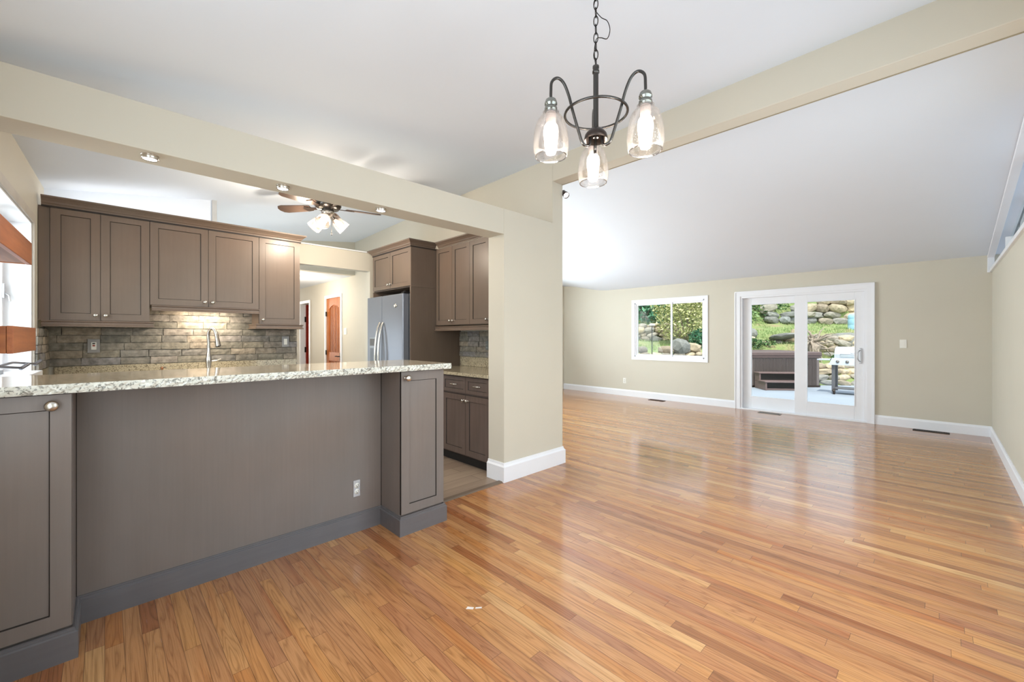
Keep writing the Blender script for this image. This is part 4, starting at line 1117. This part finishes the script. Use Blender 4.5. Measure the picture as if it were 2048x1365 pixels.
def stone_wall(name, u0, u1, f, z0, z1, size, label, mat=STONE, lean=.15, seed=1):
    rnd = random.Random(seed); mb = MB(); z = z0
    fr_ = 0
    while z < z1:
        hgt = size*rnd.uniform(.6, 1.0); r0 = (u0-1024)/F_PX*f; r1 = (u1-1024)/F_PX*f; r = r0+rnd.uniform(-.2, 0)
        t = (z-z0)/(z1-z0)
        while r < r1:
            w = size*rnd.uniform(1.0, 2.3)
            if z+hgt*.5 < z1+rnd.uniform(-.1, .12):
                stone(mb, W(r+w/2, f+lean*t+rnd.uniform(-.06,.06), z+hgt/2), w*.56, size*.6, hgt*.60, rnd)
            r += w*.93
        z += hgt*.88
    o = mb.build(name, mat); tag(o, label, 'retaining wall'); return o
stone_wall('stone_retaining_wall', 1608, 1735, 17.1, 1.75, 2.70, .42, 'upper wall of large boulders seen through the right pane of the sliding door', seed=3)
stone_wall('stone_retaining_wall', 1530, 1606, 17.0, 1.80, 2.42, .34, 'upper wall of long pale blocks seen through the left pane of the sliding door', STONEG, seed=5)
stone_wall('stone_retaining_wall', 1600, 1735, 13.6, .60, 1.36, .26, 'middle retaining wall of flat stones behind the grill', seed=8)
stone_wall('stone_retaining_wall', 1455, 1605, 13.75, .80, 1.22, .24, 'low ledge of flat rocks above the hot tub', seed=11)
stone_wall('stone_retaining_wall', 1640, 1735, 11.9, -.12, .46, .24, 'lowest rubble wall of rounded stones beside the patio behind the grill', seed=14, lean=.5)
stone_wall('stone_retaining_wall', 1255, 1350, 15.0, 1.08, 1.72, .24, 'stone wall seen through the left sash of the far window', seed=17)
stone_wall('stone_retaining_wall', 1250, 1445, 11.25, .45, .95, .20, 'low rock border along the bottom of the far window', seed=21, lean=.4)
rnd = random.Random(5)
mb = MB(); p = U(1361, 11.5); stone(mb, Vector((p.x, p.y, 1.0)), .27, .25, .24, rnd); tag(mb.build('boulder', STONEG), 'large rounded grey boulder seen through the right sash of the far window', 'rock')
mb = MB(); p = U(1385, 11.6); stone(mb, Vector((p.x, p.y, .95)), .27, .2, .15, rnd); tag(mb.build('boulder', STONE), 'flatter pale rock right of the rounded grey boulder', 'rock')
mb = MB(); p = U(1500, 14.2); stone(mb, Vector((p.x, p.y, 1.35)), .25, .22, .22, rnd); tag(mb.build('boulder', STONEG), 'grey boulder on the grass slope at the left of the sliding door view', 'rock')
mb = MB(); p = U(1566, 13.6); stone(mb, Vector((p.x, p.y, 1.28)), .42, .3, .10, rnd); tag(mb.build('boulder', STONEG), 'flat pale slab on the slope above the hot tub', 'rock')
mb = MB(); p = U(1695, 13.9); stone(mb, Vector((p.x, p.y, 1.0)), .8, .35, .42, rnd); tag(mb.build('boulder', STONEG), 'big grey boulder in the middle wall behind the grill', 'rock')

def leaves(mb, blobs, n, size, rnd):
    tot = sum(b[3]*b[4]*b[5] for b in blobs)
    for (x, y, z, a, b, c) in blobs:
        for _ in range(int(n*a*b*c/tot)):
            while True:
                d = Vector((rnd.uniform(-1,1), rnd.uniform(-1,1), rnd.uniform(-1,1)))
                if .45 < d.length <= 1: break
            p = Vector((x+d.x*a, y+d.y*b, z+d.z*c)); s = size*rnd.uniform(.6, 1.4)
            t = Vector((rnd.uniform(-1,1), rnd.uniform(-1,1), rnd.uniform(-.8,.8))).normalized(); q = t.orthogonal().normalized()
            q = Matrix.Rotation(rnd.uniform(0, 6.28), 3, t) @ q; nrm = t.cross(q)
            mb.add([p-t*s, p+q*s*.42+nrm*s*.12, p+t*s, p-q*s*.42+nrm*s*.12], [(0,1,2,3)])
def shrub(name, spots, n, size, mat, label, seed, stem=True, cat='shrub'):
    rnd = random.Random(seed)
    c0 = U(spots[0][0], spots[0][1]); z0 = min(tz((s[0]-1024)/F_PX*s[1], s[1]) for s in spots[:1])
    r = empty(name, (c0.x, c0.y, z0), 0, label, cat)
    bl = []
    for (u, f, z, a, c) in spots:
        p = U(u, f); bl.append((p.x-c0.x, p.y-c0.y, z-z0, a, a, c))
    mb = MB(); leaves(mb, bl, n, size, rnd); mb.build('foliage', mat, r)
    mb = MB()
    for (x, y, z, a, b, c) in bl:
        for k in range(3):
            e = Vector((x+rnd.uniform(-a,a)*.5, y+rnd.uniform(-a,a)*.5, z+c*.4)); mb.tube([Vector((rnd.uniform(-.1,.1), rnd.uniform(-.1,.1), -.1)), e*.5+Vector((rnd.uniform(-.1,.1),0,0)), e], [.03,.02,.01], 6)
    mb.build('stem', BARK, r)
shrub('shrub', [(1292, 16.6, 2.3, 1.1, .75), (1320, 16.9, 2.9, 1.3, .9), (1275, 17.2, 3.1, 1.1, .9)], 3800, .085, LEAFD, 'dark green large-leaved shrub above the stone wall through the far window', 31)
shrub('shrub', [(1372, 13.6, 1.75, .95, .72), (1390, 13.8, 2.3, 1.0, .7), (1350, 13.9, 2.3, .8, .6)], 7000, .045, LEAFY, 'pale yellow-green flowering shrub filling the right sash of the far window', 33)
shrub('shrub', [(1402, 12.9, 1.22, .36, .30)], 700, .055, LEAFD, 'small dark leafy plant at the lower right of the far window', 35)
shrub('shrub', [(1512, 18.2, 2.75, 1.3, .75), (1490, 17.6, 2.3, .9, .6), (1560, 19.5, 3.6, 1.6, .7)], 4500, .075, LEAFG, 'bushy green shrubs at the top left of the sliding door view', 37)
shrub('shrub', [(1650, 19.6, 3.35, 1.7, .45), (1700, 19.8, 3.6, 1.6, .5), (1610, 19.8, 3.6, 1.3, .5)], 4200, .075, LEAFG, 'green ground cover above the large boulders at the top of the sliding door view', 39)
shrub('shrub', [(1440, 19, 3.6, 2.2, 1.3), (1360, 20, 3.9, 2.4, 1.5), (1280, 20.5, 4.3, 2.4, 1.6)], 7000, .11, LEAFG, 'mid green trees behind the garden at the top of the far window', 41, cat='tree')
shrub('shrub', [(1505, 13.55, 1.05, .35, .18), (1532, 13.6, 1.05, .3, .14)], 700, .05, LEAFG, 'low green plants just above the hot tub cover', 43)
shrub('shrub', [(1688, 12.6, .62, .32, .14)], 450, .05, LEAFG, 'low green plant among the stones seen under the grill', 45)
# grass
rnd = random.Random(9); mb = MB()
for _ in range(15000):
    u = rnd.uniform(1250, 1740); f = rnd.uniform(12.2, 17.0); r = (u-1024)/F_PX*f
    if u > 1600 and f < 13.9: continue
    if noise.noise(Vector((r*.9, f*.9, 3))) < -.18: continue
    z = tz(r, f); p = W(r, f, z-.01); h = rnd.uniform(.04, .11); a = rnd.uniform(0, PI); d = Vector((math.cos(a), math.sin(a), 0))*.012
    l = Vector((rnd.uniform(-.04,.04), rnd.uniform(-.04,.04), h)); mb.add([p-d, p+d, p+l], [(0,1,2)])
tag(mb.build('grass', BLADEG), 'short light green grass on the terraced slope', 'grass', kind='stuff')

# hot tub (front face square to the line of sight, so turned 45 deg to the house)
tub_c = W(7.40, 12.32, PZ)
TUB = plain('hot_tub_cover_brown', rgb(98,82,80), .55); TUBS = plain('hot_tub_side_grey', rgb(110,100,98), .5)
ht = empty('hot_tub', tub_c, -math.atan2(FV.x, FV.y), 'brown-grey square hot tub with ribbed sides on the patio', 'hot tub')
h2 = 1.0
def rrect(w, d, r, n=6):
    P = []
    for cx, cy, a0 in ((w-r, d-r, 0), (-w+r, d-r, 90), (-w+r, -d+r, 180), (w-r, -d+r, 270)):
        for k in range(n+1):
            a = math.radians(a0+90*k/n); P.append((cx+r*math.cos(a), cy+r*math.sin(a)))
    return P
MB().prism(rrect(h2-.012, h2-.012, .12), .03, .82).build('shell', TUBS, ht)
mb = MB(); 
for k in range(44):
    x = -h2+.16+(2*h2-.32)*k/43; mb.box(x-.013, x+.013, -h2-.004, -h2+.02, .06, .78); mb.box(-h2-.004, -h2+.02, x-.013, x+.013, .06, .78); mb.box(h2-.02, h2+.004, x-.013, x+.013, .06, .78)
mb.build('side_ribs', plain('hot_tub_ribs', rgb(84,76,74), .5), ht)
MB().prism(rrect(h2+.01, h2+.01, .13), 0, .05).build('base', BRONZE, ht)
MB().prism(rrect(h2+.02, h2+.02, .13), .80, .86).build('rim', TUB, ht, .01)
cv = MB().prism(rrect(h2+.035, h2+.035, .13), .85, .955).build('cover', TUB, ht, .02); cv['label'] = 'brown padded cover'
mb = MB(); mb.box(.52, .56, -h2-.05, -h2-.03, .62, .93); mb.box(.50, .58, -h2-.055, -h2-.03, .60, .64); mb.build('strap', BLACK, cv)
# steps
stp = empty('hot_tub_steps', W(6.98, 10.95, PZ), -math.atan2(FV.x, FV.y)-.12, 'dark brown two-tread plastic steps in front of the hot tub', 'steps')
STEPM = plain('step_plastic', rgb(112,94,92), .45)
mb = MB()
mb.box(-.48, -.44, -.36, .25, 0, .20); mb.box(.44, .48, -.36, .25, 0, .20); mb.box(-.48, -.44, -.02, .25, .20, .40); mb.box(.44, .48, -.02, .25, .20, .40)
mb.box(-.44, .44, -.30, -.27, .0, .05); mb.build('side_panel', STEPM, stp, .01)
MB().box(-.50, .50, -.38, .02, .20, .235).build('tread', STEPM, stp, .01); MB().box(-.50, .50, -.04, .26, .40, .435).build('tread', STEPM, stp, .01)
MB().box(-.44, .44, -.26, -.24, .05, .20).build('riser', BLACK, stp); MB().box(-.44, .44, .02, .04, .235, .40).build('riser', BLACK, stp)

# grill
gr = empty('gas_grill', W((1708-1024)/F_PX*9.9, 9.9, PZ), -PI/2, 'silver gas grill on a cart behind the right pane of the sliding door', 'grill')
GS = plain('grill_steel', rgb(214,222,230), .3, .6); GC = plain('grill_charcoal', rgb(96,96,100), .5)
MB().box(-.40, .40, -.26, .24, .78, .86).build('firebox', GC, gr, .01)
mb = MB(); P = [(-.26,.86),(-.25,.96),(-.16,1.08),(0,1.13),(.14,1.12),(.24,1.0),(.24,.86)]
vs = [(-.34,y,z) for y,z in P]+[(.34,y,z) for y,z in P]; n = len(P)
mb.add(vs, [list(range(n)), list(range(n,2*n))[::-1]]+[(i,(i+1)%n,n+(i+1)%n,n+i) for i in range(n)]); hood = mb.build('hood', GS, gr, .01)
mb = MB(); mb.tube([(-.22,-.25,.96), (-.22,-.30,.96), (.22,-.30,.96), (.22,-.25,.96)], .012, 8); mb.build('hood_handle', ALUM, hood)
mb = MB(); mb.lathe([(0,0),(.04,0),(.04,.012),(0,.014)], 16, (0,-.235,1.01), axis=(0,-1,.6)); mb.build('thermometer', WHITE, hood)
MB().hexa([(-.44,-.31,.70),(.44,-.31,.70),(.44,-.20,.70),(-.44,-.20,.70)], [(-.38,-.27,.86),(.38,-.27,.86),(.38,-.2,.86),(-.38,-.2,.86)]).build('control_panel', GS, gr, .004)
for x in (-.27, -.09, .09, .27):
    mb = MB(); mb.lathe([(0,0),(.035,0),(.03,.03),(0,.034)], 16, (x,-.29,.78), axis=(0,-1,.25)); mb.build('control_knob', plain('grill_knob', rgb(120,116,112), .3, .6) if x == -.27 else bpy.data.materials['grill_knob'], gr)
for s in (-1, 1): MB().box(s*.42, s*.68, -.24, .20, .80, .83).build('side_shelf', GS, gr, .008)
for sx in (-.36, .36):
    for sy in (-.22, .18): MB().box(sx-.03, sx+.03, sy-.03, sy+.03, .06, .78).build('leg', GC, gr, .004)
MB().box(-.36, .36, -.22, .18, .12, .15).build('bottom_shelf', GC, gr, .004)
for sx in (-.34, .34):
    mb = MB(); mb.lathe([(0,-.02),(.06,-.02),(.065,0),(.06,.02),(0,.02)], 18, (sx,-.26,.065), axis=(1,0,0)); mb.build('wheel', BRONZE, gr)

# blue drum on the terrace
bd_ = empty('plastic_drum', U(1712, 15.0, 1.47), 0, 'light blue plastic drum standing on the upper terrace', 'container')
mb = MB(); mb.lathe([(0,0),(.22,0),(.235,.03),(.235,.20),(.228,.22),(.235,.24),(.235,.42),(.228,.44),(.235,.46),(.23,.56),(.18,.62),(0,.64)], 28); mb.build('body', plain('blue_plastic', rgb(160,205,228), .4), bd_)
mb = MB(); mb.lathe([(0,.63),(.05,.63),(.05,.66),(0,.665)], 16); mb.build('lid', plain('blue_cap', rgb(110,160,190), .4), bd_)
# heap of roots
rt = empty('root_heap', U(1624, 13.25, .75), 0, 'heap of twisted weathered roots behind the hot tub', 'roots')
rnd = random.Random(77); mb = MB()
for k in range(26):
    a = rnd.uniform(0, 2*PI); p = [Vector((0,0,.35+rnd.uniform(-.2,.2)))]
    d = (RV*rnd.uniform(-.6, 1)+FV*rnd.uniform(-.5,.2)+Vector((0,0,rnd.uniform(-.3,.6)))).normalized()
    for j in range(6): d = (d+Vector((rnd.uniform(-.4,.4), rnd.uniform(-.4,.4), rnd.uniform(-.5,.25)))).normalized(); p.append(p[-1]+d*.13)
    mb.tube(p, [.045,.04,.034,.027,.02,.014,.006], 7)
mb.build('roots', BARK, rt); mb = MB(); stone(mb, Vector((0,0,.12)), .28, .26, .26, rnd); mb.build('stump', BARK, rt)
# pole feeder
pf = empty('garden_pole', U(1304, 9.7, PZ+.0), 0, 'thin dark garden pole with a small tray top seen through the far window', 'pole')
zz = 1.27+22/F_PX*9.7-PZ
mb = MB(); mb.tube([(0,0,0), (0,0,zz)], .011, 8); mb.build('shaft', BLACK, pf)
mb = MB(); mb.lathe([(0,zz),(.07,zz-.005),(.075,zz+.02),(.03,zz+.05),(0,zz+.055)], 16); mb.build('tray', plain('pale_tray', rgb(210,205,200), .6), pf)
mb = MB(); mb.lathe([(0,0),(.12,0),(.12,.02),(0,.03)], 16); mb.build('base', BLACK, pf)
